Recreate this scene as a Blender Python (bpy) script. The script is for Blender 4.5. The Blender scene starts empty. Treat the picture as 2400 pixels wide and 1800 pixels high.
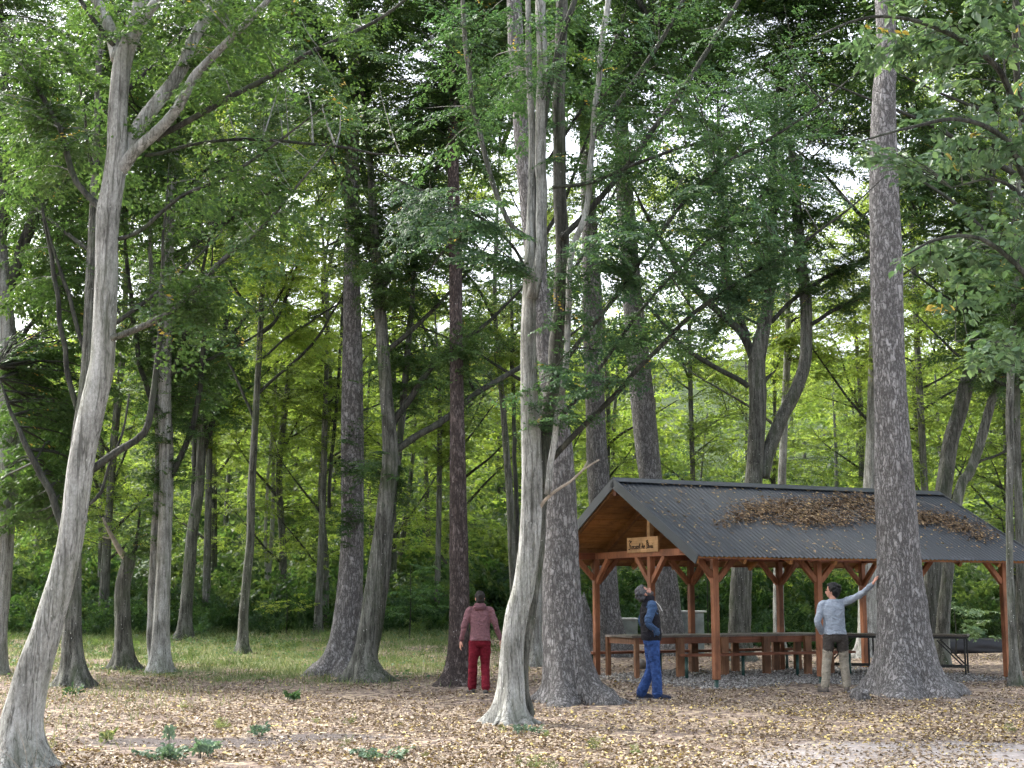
import bpy, bmesh, math, random
import numpy as np
from mathutils import Vector, Matrix, noise as mnoise

random.seed(11)
rng = np.random.default_rng(11)
R = math.radians
scene = bpy.context.scene
COL = scene.collection

# ------------------------------------------------------------------ camera
EYE = 1.6
PITCH = R(8.54)
F, CX, CY = 3330.0, 1200.0, 900.0
cam_data = bpy.data.cameras.new('camera')
cam_data.sensor_width = 36.0
cam_data.lens = 36.0 * F / 2400.0
cam_data.clip_start = 0.1
cam_data.clip_end = 2000.0
cam = bpy.data.objects.new('camera', cam_data)
cam.location = (0, 0, EYE)
cam.rotation_euler = (math.pi / 2 + PITCH, 0, 0)
COL.objects.link(cam)
scene.camera = cam

# ------------------------------------------------------------------ sky, sun, exposure
SUN_EL, SUN_AZ = R(47), R(-60)          # azimuth from +Y towards +X
world = bpy.data.worlds.new('World')
scene.world = world
world.use_nodes = True
wn, wl = world.node_tree.nodes, world.node_tree.links
bg = wn['Background']
sky = wn.new('ShaderNodeTexSky')
sky.sky_type = 'NISHITA'
sky.sun_disc = False
sky.sun_elevation = SUN_EL
sky.sun_rotation = SUN_AZ
sky.dust_density = 4.0
sky.air_density = 1.0
hsv = wn.new('ShaderNodeHueSaturation')
hsv.inputs['Saturation'].default_value = 0.38
wl.new(sky.outputs[0], hsv.inputs['Color'])
wl.new(hsv.outputs[0], bg.inputs['Color'])
bg.inputs['Strength'].default_value = 0.15

sun_data = bpy.data.lights.new('sun', 'SUN')
sun_data.energy = 1.5
sun_data.angle = R(14)
sun_data.color = (1.0, 0.95, 0.86)
sun = bpy.data.objects.new('sun', sun_data)
sd = Vector((math.sin(SUN_AZ) * math.cos(SUN_EL), math.cos(SUN_AZ) * math.cos(SUN_EL), math.sin(SUN_EL)))
sun.rotation_euler = sd.to_track_quat('Z', 'Y').to_euler()
COL.objects.link(sun)

vs = scene.view_settings
vs.view_transform = 'Standard'
vs.look = 'None'
vs.exposure = 2.1
vs.gamma = 1.0
vs.use_curve_mapping = False
cy = scene.cycles
cy.max_bounces = 4
cy.diffuse_bounces = 3
cy.glossy_bounces = 2
cy.transmission_bounces = 5
cy.transparent_max_bounces = 4
cy.caustics_reflective = False
cy.caustics_refractive = False
cy.sample_clamp_indirect = 6.0
cy.use_denoising = True
cy.use_adaptive_sampling = True
cy.adaptive_threshold = 0.035
cy.adaptive_min_samples = 16

# ------------------------------------------------------------------ helpers
def ss(a, b, t):
    t = np.clip((t - a) / (b - a), 0.0, 1.0)
    return t * t * (3 - 2 * t)

def H(x, y):
    """height of the ground"""
    x = np.asarray(x, float); y = np.asarray(y, float)
    bank = 0.45 * ss(28, 48, y) * (1 - ss(2, 9, x))
    d = np.maximum(0, y - 52)
    hill = 0.24 * d * d / (d + 8)
    und = 0.022 * np.sin(.35 * x + 1) * np.sin(.3 * y) + 0.012 * np.sin(1.3 * x + .5 * y) + 0.008 * np.sin(2.9 * x - 1.7 * y)
    return bank + hill + und

def ray(u, v):
    xc, zc = (u - CX) / F, (CY - v) / F
    y = math.cos(PITCH) - zc * math.sin(PITCH)
    z = math.sin(PITCH) + zc * math.cos(PITCH)
    return xc / y, z / y

def at(u, v, Y):
    a, b = ray(u, v)
    return np.array((a * Y, Y, EYE + b * Y))

def ground_depth(u, v):
    a, b = ray(u, v)
    Y = 8.0
    while Y < 90:
        if EYE + b * Y <= float(H(a * Y, Y)):
            return Y
        Y += 0.05
    return 90.0

def link(o, parent=None):
    COL.objects.link(o)
    if parent is not None:
        o.parent = parent
    return o

def tag(o, label=None, cat=None, group=None, kind=None):
    if label: o['label'] = label
    if cat: o['category'] = cat
    if group: o['group'] = group
    if kind: o['kind'] = kind
    return o

def empty(name, loc=(0, 0, 0), rz=0.0):
    o = bpy.data.objects.new(name, None)
    o.empty_display_size = 0.2
    o.location = loc
    o.rotation_euler = (0, 0, rz)
    return link(o)

def np_mesh(name, V, Fs, mat=None, smooth=False, attrs=None):
    """V (n,3), Fs (m,k) or a list of such arrays"""
    if not isinstance(Fs, list):
        Fs = [Fs]
    me = bpy.data.meshes.new(name)
    V = np.ascontiguousarray(V, dtype=np.float32)
    me.vertices.add(len(V))
    me.vertices.foreach_set('co', V.ravel())
    loops = np.concatenate([f.ravel() for f in Fs]).astype(np.int32)
    tot = np.concatenate([np.full(len(f), f.shape[1]) for f in Fs]).astype(np.int32)
    start = np.concatenate([[0], np.cumsum(tot)[:-1]]).astype(np.int32)
    me.loops.add(len(loops))
    me.loops.foreach_set('vertex_index', loops)
    me.polygons.add(len(tot))
    me.polygons.foreach_set('loop_start', start)
    me.polygons.foreach_set('loop_total', tot)
    if smooth:
        me.polygons.foreach_set('use_smooth', np.ones(len(tot), dtype=bool))
    for nm, (dom, arr) in (attrs or {}).items():
        a = me.attributes.new(nm, 'FLOAT', dom)
        a.data.foreach_set('value', np.ascontiguousarray(arr, dtype=np.float32))
    me.update(calc_edges=True)
    if mat is not None:
        me.materials.append(mat)
    return me

def np_obj(name, V, Fs, mat=None, parent=None, smooth=False, attrs=None, **kw):
    o = bpy.data.objects.new(name, np_mesh(name, V, Fs, mat, smooth, attrs))
    link(o, parent)
    tag(o, **kw)
    return o

class MB:
    """collects simple solids, then becomes ONE mesh object"""
    def __init__(s): s.v, s.f = [], []
    def add(s, V, Fl):
        b = len(s.v); s.v += [tuple(p) for p in V]; s.f += [tuple(i + b for i in f) for f in Fl]; return s
    def box(s, lo, hi, M=None, jit=0.0):
        P = [(x, y, z) for x in (lo[0], hi[0]) for y in (lo[1], hi[1]) for z in (lo[2], hi[2])]
        if jit: P = [tuple(c + random.uniform(-jit, jit) for c in p) for p in P]
        if M is not None: P = [tuple(M @ Vector(p)) for p in P]
        return s.add(P, [(0, 1, 3, 2), (4, 6, 7, 5), (0, 4, 5, 1), (2, 3, 7, 6), (0, 2, 6, 4), (1, 5, 7, 3)])
    def bar(s, p, q, w, h, up=(0, 0, 1)):
        """square bar from p to q, w across, h along 'up'"""
        p, q = Vector(p), Vector(q); d = (q - p).normalized(); up = Vector(up)
        if abs(d.dot(up)) > .98: up = Vector((1, 0, 0))
        a = d.cross(up).normalized(); b = a.cross(d).normalized()
        P = [e + a * (i * w / 2) + b * (j * h / 2) for e in (p, q) for (i, j) in ((-1, -1), (1, -1), (1, 1), (-1, 1))]
        return s.add(P, [(3, 2, 1, 0), (4, 5, 6, 7), (0, 1, 5, 4), (1, 2, 6, 5), (2, 3, 7, 6), (3, 0, 4, 7)])
    def tube(s, pts, rad, n=8):
        V, Fs = tube_np(np.array([tuple(p) for p in pts], float), np.broadcast_to(np.array(rad, float), (len(pts),)), n)
        return s.add(V.tolist(), [tuple(f) for f in Fs.tolist()])
    def build(s, name, mat, parent=None, bevel=0.0, smooth=False, **kw):
        me = bpy.data.meshes.new(name)
        me.from_pydata(s.v, [], s.f)
        if bevel:
            bm = bmesh.new(); bm.from_mesh(me)
            bmesh.ops.bevel(bm, geom=bm.edges[:], offset=bevel, segments=1, affect='EDGES')
            bm.to_mesh(me); bm.free()
        if smooth:
            me.polygons.foreach_set('use_smooth', np.ones(len(me.polygons), dtype=bool))
        me.materials.append(mat); me.update()
        o = bpy.data.objects.new(name, me)
        link(o, parent); tag(o, **kw)
        return o

def frames(P):
    """parallel-transported side vectors along a polyline"""
    T = np.gradient(P, axis=0)
    T /= np.linalg.norm(T, axis=1)[:, None] + 1e-9
    A = np.zeros_like(P)
    r = np.array((1.0, 0, 0)) if abs(T[0][0]) < .9 else np.array((0, 1.0, 0))
    for i in range(len(P)):
        r = r - T[i] * np.dot(r, T[i]); r = r / (np.linalg.norm(r) + 1e-9)
        A[i] = r
    return T, A, np.cross(T, A)

def tube_np(P, rad, n, cap=True, mod=None):
    T, A, B = frames(P)
    th = np.linspace(0, 2 * math.pi, n, endpoint=False)
    c, s_ = np.cos(th), np.sin(th)
    rr = np.asarray(rad)[:, None] * np.ones((1, n)) if mod is None else np.asarray(rad)[:, None] * mod(P, th)
    V = P[:, None, :] + rr[:, :, None] * (A[:, None, :] * c[None, :, None] + B[:, None, :] * s_[None, :, None])
    k = len(P)
    i = np.arange(k - 1)[:, None]; j = np.arange(n)[None, :]
    Fq = np.stack([i * n + j, i * n + (j + 1) % n, (i + 1) * n + (j + 1) % n, (i + 1) * n + j], -1).reshape(-1, 4)
    V = V.reshape(-1, 3)
    if cap:
        V = np.concatenate([V, P[:1], P[-1:]])
        e0, e1 = k * n, k * n + 1
        jj = np.arange(n)
        c0 = np.stack([np.full(n // 2, e0), (jj[::2] + 2) % n, jj[::2] + 1, jj[::2]], -1)
        b = (k - 1) * n
        c1 = np.stack([np.full(n // 2, e1), b + jj[::2], b + jj[::2] + 1, b + (jj[::2] + 2) % n], -1)
        Fq = np.concatenate([Fq, c0, c1])
    return V, Fq

def catmull(P, vals, step):
    P = np.asarray(P, float); vals = np.asarray(vals, float)
    Q = np.concatenate([[2 * P[0] - P[1]], P, [2 * P[-1] - P[-2]]])
    outP, outR = [], []
    for i in range(len(P) - 1):
        p0, p1, p2, p3 = Q[i:i + 4]
        m = max(2, int(math.ceil(np.linalg.norm(p2 - p1) / step)))
        t = np.linspace(0, 1, m, endpoint=False)[:, None]
        outP.append(.5 * (2 * p1 + (p2 - p0) * t + (2 * p0 - 5 * p1 + 4 * p2 - p3) * t ** 2 + (3 * p1 - p0 - 3 * p2 + p3) * t ** 3))
        outR.append(vals[i] + (vals[i + 1] - vals[i]) * t[:, 0])
    outP.append(P[-1:]); outR.append(vals[-1:])
    return np.concatenate(outP), np.concatenate(outR)

def unit(v):
    return v / (np.linalg.norm(v, axis=-1, keepdims=True) + 1e-9)

# ------------------------------------------------------------------ materials
def new_mat(name):
    m = bpy.data.materials.new(name); m.use_nodes = True
    nt = m.node_tree
    return m, nt, nt.nodes, nt.links, nt.nodes['Principled BSDF']

def nd(nodes, typ, **kw):
    n = nodes.new(typ)
    for k, v in kw.items():
        if hasattr(n, k): setattr(n, k, v)
    return n

def ramp(nodes, stops, interp='LINEAR'):
    n = nodes.new('ShaderNodeValToRGB')
    n.color_ramp.interpolation = interp
    e = n.color_ramp.elements
    while len(e) > 1: e.remove(e[-1])
    e[0].position = stops[0][0]; e[0].color = (*stops[0][1], 1)
    for p, c in stops[1:]:
        x = e.new(p); x.color = (*c, 1)
    return n

def mixc(nodes, links, fac, a, b, mode='MIX'):
    n = nodes.new('ShaderNodeMix'); n.data_type = 'RGBA'; n.blend_type = mode
    for sock, val in ((n.inputs[0], fac), (n.inputs[6], a), (n.inputs[7], b)):
        if hasattr(val, 'links') or isinstance(val, bpy.types.NodeSocket): links.new(val, sock)
        elif isinstance(val, (int, float)): sock.default_value = val
        else: sock.default_value = (*val, 1)
    return n.outputs[2]

def tex_noise(nodes, links, scale, detail=4, rough=.6, vec=None):
    n = nodes.new('ShaderNodeTexNoise')
    n.inputs['Scale'].default_value = scale; n.inputs['Detail'].default_value = detail; n.inputs['Roughness'].default_value = rough
    if vec is not None: links.new(vec, n.inputs['Vector'])
    return n

def mapping(nodes, links, scale, loc=(0, 0, 0), coord='Object'):
    tc = nodes.new('ShaderNodeTexCoord')
    mp = nodes.new('ShaderNodeMapping')
    mp.inputs['Scale'].default_value = scale; mp.inputs['Location'].default_value = loc
    links.new(tc.outputs[coord], mp.inputs['Vector'])
    return mp.outputs['Vector']

def bump(nodes, links, height, bsdf, strength=.5, dist=.02):
    b = nodes.new('ShaderNodeBump')
    b.inputs['Strength'].default_value = strength; b.inputs['Distance'].default_value = dist
    links.new(height, b.inputs['Height']); links.new(b.outputs['Normal'], bsdf.inputs['Normal'])
    return b

def leaf_mat(name, stops, trans, tfac=.45, rough=.42, spec=.35, vary=.28):
    m, nt, N, L, b = new_mat(name)
    at_ = nd(N, 'ShaderNodeAttribute', attribute_name='tint')
    r1 = ramp(N, stops); L.new(at_.outputs['Fac'], r1.inputs['Fac'])
    oi = N.new('ShaderNodeObjectInfo')
    mr = N.new('ShaderNodeMapRange'); mr.inputs['To Min'].default_value = 1 - vary; mr.inputs['To Max'].default_value = 1 + vary
    L.new(oi.outputs['Random'], mr.inputs['Value'])
    def varied(c):
        h = N.new('ShaderNodeHueSaturation'); L.new(c, h.inputs['Color']); L.new(mr.outputs[0], h.inputs['Value']); return h.outputs[0]
    L.new(varied(r1.outputs[0]), b.inputs['Base Color'])
    b.inputs['Roughness'].default_value = rough
    b.inputs['Specular IOR Level'].default_value = spec
    r2 = ramp(N, trans); L.new(at_.outputs['Fac'], r2.inputs['Fac'])
    tr = N.new('ShaderNodeBsdfTranslucent'); L.new(varied(r2.outputs[0]), tr.inputs['Color'])
    mx = N.new('ShaderNodeMixShader'); mx.inputs[0].default_value = tfac
    L.new(b.outputs[0], mx.inputs[1]); L.new(tr.outputs[0], mx.inputs[2])
    L.new(mx.outputs[0], N['Material Output'].inputs['Surface'])
    return m

def bark_mat(name, dark, mid, light, kind, lichen=.0, moss=.0, moss_col=(.05, .075, .03)):
    m, nt, N, L, b = new_mat(name)
    oi = N.new('ShaderNodeObjectInfo')
    b.inputs['Roughness'].default_value = .85
    b.inputs['Specular IOR Level'].default_value = .2
    def ridged(vec, scale, detail, width):
        n = tex_noise(N, L, scale, detail, .55, vec)
        s_ = N.new('ShaderNodeMath'); s_.operation = 'SUBTRACT'; L.new(n.outputs['Fac'], s_.inputs[0]); s_.inputs[1].default_value = .5
        ab = N.new('ShaderNodeMath'); ab.operation = 'ABSOLUTE'; L.new(s_.outputs[0], ab.inputs[0])
        r = ramp(N, [(0, (0, 0, 0)), (width, (1, 1, 1))]); L.new(ab.outputs[0], r.inputs['Fac'])
        return r.outputs[0]
    n3 = tex_noise(N, L, .9, 4, .6, mapping(N, L, (3, 3, 1.6)))
    if kind == 'smooth':
        n1 = tex_noise(N, L, 1.6, 6, .68, mapping(N, L, (9, 9, .8)))
        n2 = tex_noise(N, L, 1.5, 5, .75, mapping(N, L, (34, 34, 16)))
        fis = ridged(mapping(N, L, (11, 11, .6)), 1.2, 4, .028)
        r1 = ramp(N, [(.26, dark), (.43, mid), (.66, light)]); L.new(n1.outputs['Fac'], r1.inputs['Fac'])
        r2 = ramp(N, [(.3, (.35, .35, .35)), (.6, (1.15, 1.15, 1.15))]); L.new(n2.outputs['Fac'], r2.inputs['Fac'])
        c = mixc(N, L, .75, r1.outputs[0], r2.outputs[0], 'MULTIPLY')
        c = mixc(N, L, fis, tuple(x * .9 for x in dark), c)
        rb = ramp(N, [(.34, (.38, .38, .36)), (.52, (1, 1, 1))]); L.new(n3.outputs['Fac'], rb.inputs['Fac'])
        c = mixc(N, L, .8, c, rb.outputs[0], 'MULTIPLY')
        hsrc = mixc(N, L, .4, fis, n2.outputs['Fac'])
        bump(N, L, hsrc, b, .6, .02)
    else:
        f1 = ridged(mapping(N, L, (19, 19, 4.2)), 1.0, 4, .075)
        f2 = ridged(mapping(N, L, (12, 12, 8), (3, 7, 1)), 1.0, 5, .045)
        n1 = tex_noise(N, L, 1.2, 5, .7, mapping(N, L, (7, 7, 3)))
        n2 = tex_noise(N, L, 1.0, 4, .75, mapping(N, L, (60, 60, 30)))
        r1 = ramp(N, [(.32, dark), (.5, mid), (.68, light)]); L.new(n1.outputs['Fac'], r1.inputs['Fac'])
        r2 = ramp(N, [(.3, (.68, .68, .68)), (.62, (1.15, 1.15, 1.15))]); L.new(n2.outputs['Fac'], r2.inputs['Fac'])
        c = mixc(N, L, .85, r1.outputs[0], r2.outputs[0], 'MULTIPLY')
        fm = mixc(N, L, 1.0, f1, f2, 'MULTIPLY')
        c = mixc(N, L, fm, tuple(x * .55 for x in dark), c)
        hsrc = mixc(N, L, .3, fm, n2.outputs['Fac'])
        bump(N, L, hsrc, b, .9, .03)
    if moss:
        rm = ramp(N, [(.48, (0, 0, 0)), (.66, (moss, moss, moss))]); L.new(n3.outputs['Fac'], rm.inputs['Fac'])
        c = mixc(N, L, rm.outputs[0], c, moss_col)
    if lichen:
        v4 = mapping(N, L, (17, 17, 12))
        vl = N.new('ShaderNodeTexVoronoi'); vl.inputs['Scale'].default_value = 1.0; L.new(v4, vl.inputs['Vector'])
        spot = ramp(N, [(.07, (1, 1, 1)), (.16, (0, 0, 0))]); L.new(vl.outputs['Distance'], spot.inputs['Fac'])
        sp = N.new('ShaderNodeSeparateColor'); L.new(vl.outputs['Color'], sp.inputs[0])
        gate = ramp(N, [(1 - lichen, (0, 0, 0)), (1 - lichen + .02, (1, 1, 1))]); L.new(sp.outputs[1], gate.inputs['Fac'])
        f = mixc(N, L, 1.0, spot.outputs[0], gate.outputs[0], 'MULTIPLY')
        c = mixc(N, L, f, c, (.44, .455, .425))
    # a little per-tree variation
    hv = N.new('ShaderNodeHueSaturation')
    mr = N.new('ShaderNodeMapRange'); mr.inputs['To Min'].default_value = .85; mr.inputs['To Max'].default_value = 1.12
    L.new(oi.outputs['Random'], mr.inputs['Value']); L.new(mr.outputs[0], hv.inputs['Value'])
    L.new(c, hv.inputs['Color']); L.new(hv.outputs[0], b.inputs['Base Color'])
    return m

def wood_mat(name, dark, light, axis=0, rough=.6, spec=.3):
    m, nt, N, L, b = new_mat(name)
    sc = [34, 34, 34]; sc[axis] = 1.6
    v = mapping(N, L, tuple(sc))
    n = tex_noise(N, L, 1.0, 5, .65, v)
    n2 = tex_noise(N, L, 1.7, 3, .5, mapping(N, L, (1, 1, 1)))
    r = ramp(N, [(.3, dark), (.7, light)]); L.new(n.outputs['Fac'], r.inputs['Fac'])
    r2 = ramp(N, [(.3, (.45, .45, .45)), (.7, (1.15, 1.15, 1.15))]); L.new(n2.outputs['Fac'], r2.inputs['Fac'])
    c = mixc(N, L, .8, r.outputs[0], r2.outputs[0], 'MULTIPLY')
    oi = N.new('ShaderNodeObjectInfo')
    hv = N.new('ShaderNodeHueSaturation')
    mr = N.new('ShaderNodeMapRange'); mr.inputs['To Min'].default_value = .72; mr.inputs['To Max'].default_value = 1.2
    L.new(oi.outputs['Random'], mr.inputs['Value']); L.new(mr.outputs[0], hv.inputs['Value'])
    L.new(c, hv.inputs['Color']); L.new(hv.outputs[0], b.inputs['Base Color'])
    b.inputs['Roughness'].default_value = rough; b.inputs['Specular IOR Level'].default_value = spec
    n4 = tex_noise(N, L, 5.5, 5, .75, mapping(N, L, (1, 1, .35)))
    r4 = ramp(N, [(.36, (.55, .52, .5)), (.5, (1, 1, 1))]); L.new(n4.outputs['Fac'], r4.inputs['Fac'])
    L.new(mixc(N, L, .75, c, r4.outputs[0], 'MULTIPLY'), hv.inputs['Color'])
    bump(N, L, n.outputs['Fac'], b, .35, .01)
    return m

def plain_mat(name, col, rough=.6, var=.2, scale=6, metal=0.0, bmp=.15, spec=.4, stretch=(1, 1, 1)):
    m, nt, N, L, b = new_mat(name)
    n = tex_noise(N, L, scale, 5, .6, mapping(N, L, stretch))
    r = ramp(N, [(.3, tuple(c * (1 - var) for c in col)), (.7, tuple(min(1, c * (1 + var)) for c in col))])
    L.new(n.outputs['Fac'], r.inputs['Fac']); L.new(r.outputs[0], b.inputs['Base Color'])
    b.inputs['Roughness'].default_value = rough; b.inputs['Metallic'].default_value = metal
    b.inputs['Specular IOR Level'].default_value = spec
    if bmp: bump(N, L, n.outputs['Fac'], b, bmp, .02)
    return m

Y1, Y2 = (.44, .32, .05), (.52, .40, .09)
M = {}
def greens(d, m_, l):
    return [(0, d), (.5, m_), (.965, l), (.975, Y1), (1, Y2)]
M['leaf'] = leaf_mat('leaf_green', greens((.032, .068, .030), (.046, .092, .036), (.078, .135, .045)),
                     greens((.075, .155, .03), (.115, .22, .04), (.21, .34, .055)), .34, .45, .3)
M['leaf_cool'] = leaf_mat('leaf_cool_green', greens((.035, .072, .046), (.05, .097, .056), (.085, .145, .075)),
                          greens((.065, .15, .04), (.10, .21, .05), (.17, .29, .07)), .34, .52, .22)
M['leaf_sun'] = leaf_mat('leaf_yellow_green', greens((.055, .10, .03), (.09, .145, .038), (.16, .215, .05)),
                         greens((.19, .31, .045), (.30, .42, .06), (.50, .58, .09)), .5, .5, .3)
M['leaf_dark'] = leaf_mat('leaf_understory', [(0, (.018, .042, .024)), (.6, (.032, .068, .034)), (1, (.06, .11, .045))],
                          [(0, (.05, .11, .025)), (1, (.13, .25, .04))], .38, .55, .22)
M['leaf_mid'] = leaf_mat('leaf_hillside', greens((.035, .066, .034), (.055, .092, .042), (.095, .135, .05)), greens((.08, .15, .035), (.13, .21, .045), (.24, .33, .06)), .42, .5, .3)
M['leaf_big'] = leaf_mat('leaf_pale_green', greens((.065, .125, .072), (.095, .165, .09), (.145, .22, .115)),
                         greens((.11, .22, .07), (.16, .28, .085), (.24, .36, .1)), .33, .42, .4)
M['needle'] = leaf_mat('spruce_needles', [(0, (.012, .03, .014)), (1, (.03, .06, .025))], [(0, (.01, .03, .01)), (1, (.03, .06, .02))], .1)
M['weed'] = leaf_mat('pale_weed', [(0, (.11, .18, .12)), (1, (.22, .30, .22))], [(0, (.1, .2, .08)), (1, (.2, .32, .12))], .25, .6, .3)
M['litter'] = leaf_mat('fallen_leaf', [(0, (.08, .060, .047)), (.25, (.165, .125, .096)), (.5, (.285, .225, .17)), (.72, (.43, .355, .275)), (.86, (.54, .465, .375)), (.92, (.60, .47, .17)), (1, (.68, .55, .20))],
                       [(0, (.05, .03, .01)), (1, (.3, .2, .04))], .12, .6, .3)
M['roof_litter'] = leaf_mat('roof_leaf', [(0, (.035, .024, .017)), (.3, (.085, .055, .034)), (.6, (.18, .125, .073)), (.85, (.31, .225, .125)), (1, (.45, .34, .14))],
                       [(0, (.05, .03, .01)), (1, (.2, .12, .03))], .08, .7, .2)
M['grass'] = leaf_mat('grass_blade', [(0, (.08, .11, .05)), (.5, (.16, .195, .085)), (.8, (.28, .285, .14)), (1, (.42, .38, .23))],
                      [(0, (.08, .16, .03)), (1, (.3, .3, .08))], .3, .6, .2)
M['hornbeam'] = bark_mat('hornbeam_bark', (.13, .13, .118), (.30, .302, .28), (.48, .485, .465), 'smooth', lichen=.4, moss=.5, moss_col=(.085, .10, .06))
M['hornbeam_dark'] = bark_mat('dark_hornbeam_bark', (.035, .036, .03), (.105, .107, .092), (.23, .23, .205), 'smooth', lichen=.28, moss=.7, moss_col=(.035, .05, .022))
M['spruce'] = bark_mat('spruce_bark', (.15, .144, .141), (.245, .238, .235), (.35, .344, .343), 'scale')
M['spruce_red'] = bark_mat('red_brown_bark', (.07, .056, .052), (.11, .086, .08), (.22, .188, .178), 'scale', lichen=.12)
M['limb'] = bark_mat('limb_bark', (.022, .024, .02), (.05, .052, .044), (.10, .10, .085), 'smooth', moss=.5, moss_col=(.03, .045, .02))
M['dead'] = plain_mat('dead_wood', (.30, .26, .21), .8, .35, 14, bmp=.4)

# ------------------------------------------------------------------ leaves and sprays
def leaf_quads(P, D, Nn, Ln, Wd, fold=.12, six=False):
    """folded leaf blades: returns V, F"""
    D = unit(D); S = unit(np.cross(D, Nn)); Nn = unit(np.cross(S, D))
    Ln = Ln[:, None]; Wd = Wd[:, None]
    n = len(P); b = np.arange(n)[:, None]
    if six:
        V = np.stack([P, P + D * Ln * .3 + S * Wd * .46 + Nn * Wd * fold, P + D * Ln * .66 + S * Wd * .36 + Nn * Wd * fold * .5,
                      P + D * Ln - Nn * Ln * .10,
                      P + D * Ln * .66 - S * Wd * .36 + Nn * Wd * fold * .5, P + D * Ln * .3 - S * Wd * .46 + Nn * Wd * fold], 1).reshape(-1, 3)
        Fq = np.concatenate([b * 6 + np.array([[0, 1, 2, 3]]), b * 6 + np.array([[0, 3, 4, 5]])], 1).reshape(-1, 4)
    else:
        V = np.stack([P, P + D * Ln * .45 + S * Wd * .5 + Nn * Wd * fold, P + D * Ln - Nn * Ln * .08, P + D * Ln * .45 - S * Wd * .5 + Nn * Wd * fold], 1).reshape(-1, 3)
        Fq = b * 4 + np.array([[0, 1, 2, 3]])
    return V, Fq

def sprays(S, T, C, leaf_len, spm, nl, twig=.5, yellow=.006, t0=.22, tilt=.22, six=False, droop=.12, tint0=None):
    nb = len(S)
    ln = np.linalg.norm(T - S, axis=1)
    ns = (ln * spm).astype(int) + 3
    bi = np.repeat(np.arange(nb), ns); m = len(bi)
    t = rng.uniform(t0, 1.0, m)[:, None]
    P = (1 - t) ** 2 * S[bi] + 2 * (1 - t) * t * C[bi] + t ** 2 * T[bi]
    tg = unit(2 * (1 - t) * (C[bi] - S[bi]) + 2 * t * (T[bi] - C[bi]))
    upb = np.array((0, 0, 1.0)) + tilt * rng.standard_normal((nb, 3))
    lat = unit(np.cross(tg, upb[bi])); nr = unit(np.cross(lat, tg))
    sd_ = rng.choice([-1.0, 1.0], m)[:, None]
    an = rng.uniform(.55, 1.15, m)[:, None]
    d = tg * np.cos(an) + lat * sd_ * np.sin(an) + nr * rng.normal(0, .12, m)[:, None]
    d[:, 2] -= droop; d = unit(d)
    tl = twig * (1.2 - .75 * t[:, 0]) * rng.uniform(.55, 1.1, m)
    si = np.repeat(np.arange(m), nl); k = len(si)
    s = ((np.tile(np.arange(nl), m) + rng.uniform(.2, 1.0, k)) / nl)[:, None]
    LP = P[si] + d[si] * tl[si][:, None] * s
    LP[:, 2] -= (.10 * s[:, 0] ** 2 * tl[si])
    lat2 = unit(np.cross(nr[si], d[si]))
    b = rng.uniform(.4, 1.15, k)[:, None] * rng.choice([-1.0, 1.0], k)[:, None]
    ld = d[si] * np.cos(b) + lat2 * np.sin(b)
    ld[:, 2] -= rng.uniform(0, .5, k)
    ln_ = nr[si] + .42 * rng.standard_normal((k, 3))
    L = leaf_len * rng.uniform(.65, 1.15, k)
    V, Fq = leaf_quads(LP, ld, ln_, L, L * rng.uniform(.5, .66, k), six=six)
    base = rng.uniform(.05, .75, nb) if tint0 is None else tint0
    tint = np.clip(base[bi][si] * .6 + rng.uniform(0, .5, k), 0, .96)
    yl = rng.random(m) < yellow
    tint[yl[si]] = rng.uniform(.975, 1, int(yl[si].sum()))
    if six: tint = np.repeat(tint, 2)
    return V, Fq, tint

def twigs(S, T, C, r0, sides=4, K=6):
    nb = len(S)
    t = np.linspace(0, 1, K)[None, :, None]
    P = (1 - t) ** 2 * S[:, None] + 2 * (1 - t) * t * C[:, None] + t ** 2 * T[:, None]
    tg = unit(2 * (1 - t) * (C - S)[:, None] + 2 * t * (T - C)[:, None])
    a = unit(np.cross(tg, np.array((.13, .21, 1.0)))); b = np.cross(tg, a)
    r = (r0[:, None] * np.linspace(1, .22, K)[None, :])[..., None, None]
    th = np.linspace(0, 2 * math.pi, sides, endpoint=False)
    V = (P[:, :, None] + r * (a[:, :, None] * np.cos(th)[None, None, :, None] + b[:, :, None] * np.sin(th)[None, None, :, None])).reshape(-1, 3)
    n0 = (np.arange(nb) * K * sides)[:, None, None]
    i = np.arange(K - 1)[None, :, None]; j = np.arange(sides)[None, None, :]
    Fq = np.stack([n0 + i * sides + j, n0 + i * sides + (j + 1) % sides, n0 + (i + 1) * sides + (j + 1) % sides, n0 + (i + 1) * sides + j], -1).reshape(-1, 4)
    return V, Fq

def controls(S, T, lift=.12):
    mid = .5 * (S + T); ln = np.linalg.norm(T - S, axis=1)
    C = mid + rng.normal(0, .07, (len(S), 3)) * ln[:, None]
    C[:, 2] += lift * ln * rng.uniform(.2, 1.1, len(S))
    return C

def in_ellipsoid(c, r, n):
    d = unit(rng.standard_normal((n, 3)))
    return np.asarray(c) + d * (rng.random(n) ** (1 / 2.2))[:, None] * np.asarray(r)

def attach(K, T):
    """nearest skeleton point for each target, preferring points below the target"""
    out = np.zeros_like(T)
    for i in range(0, len(T), 400):
        t = T[i:i + 400]
        d = t[:, None] - K[None]
        c = (d ** 2).sum(-1) + 2.5 * np.maximum(0, .25 - d[..., 2]) ** 2
        out[i:i + 400] = K[c.argmin(1)]
    return out

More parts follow.
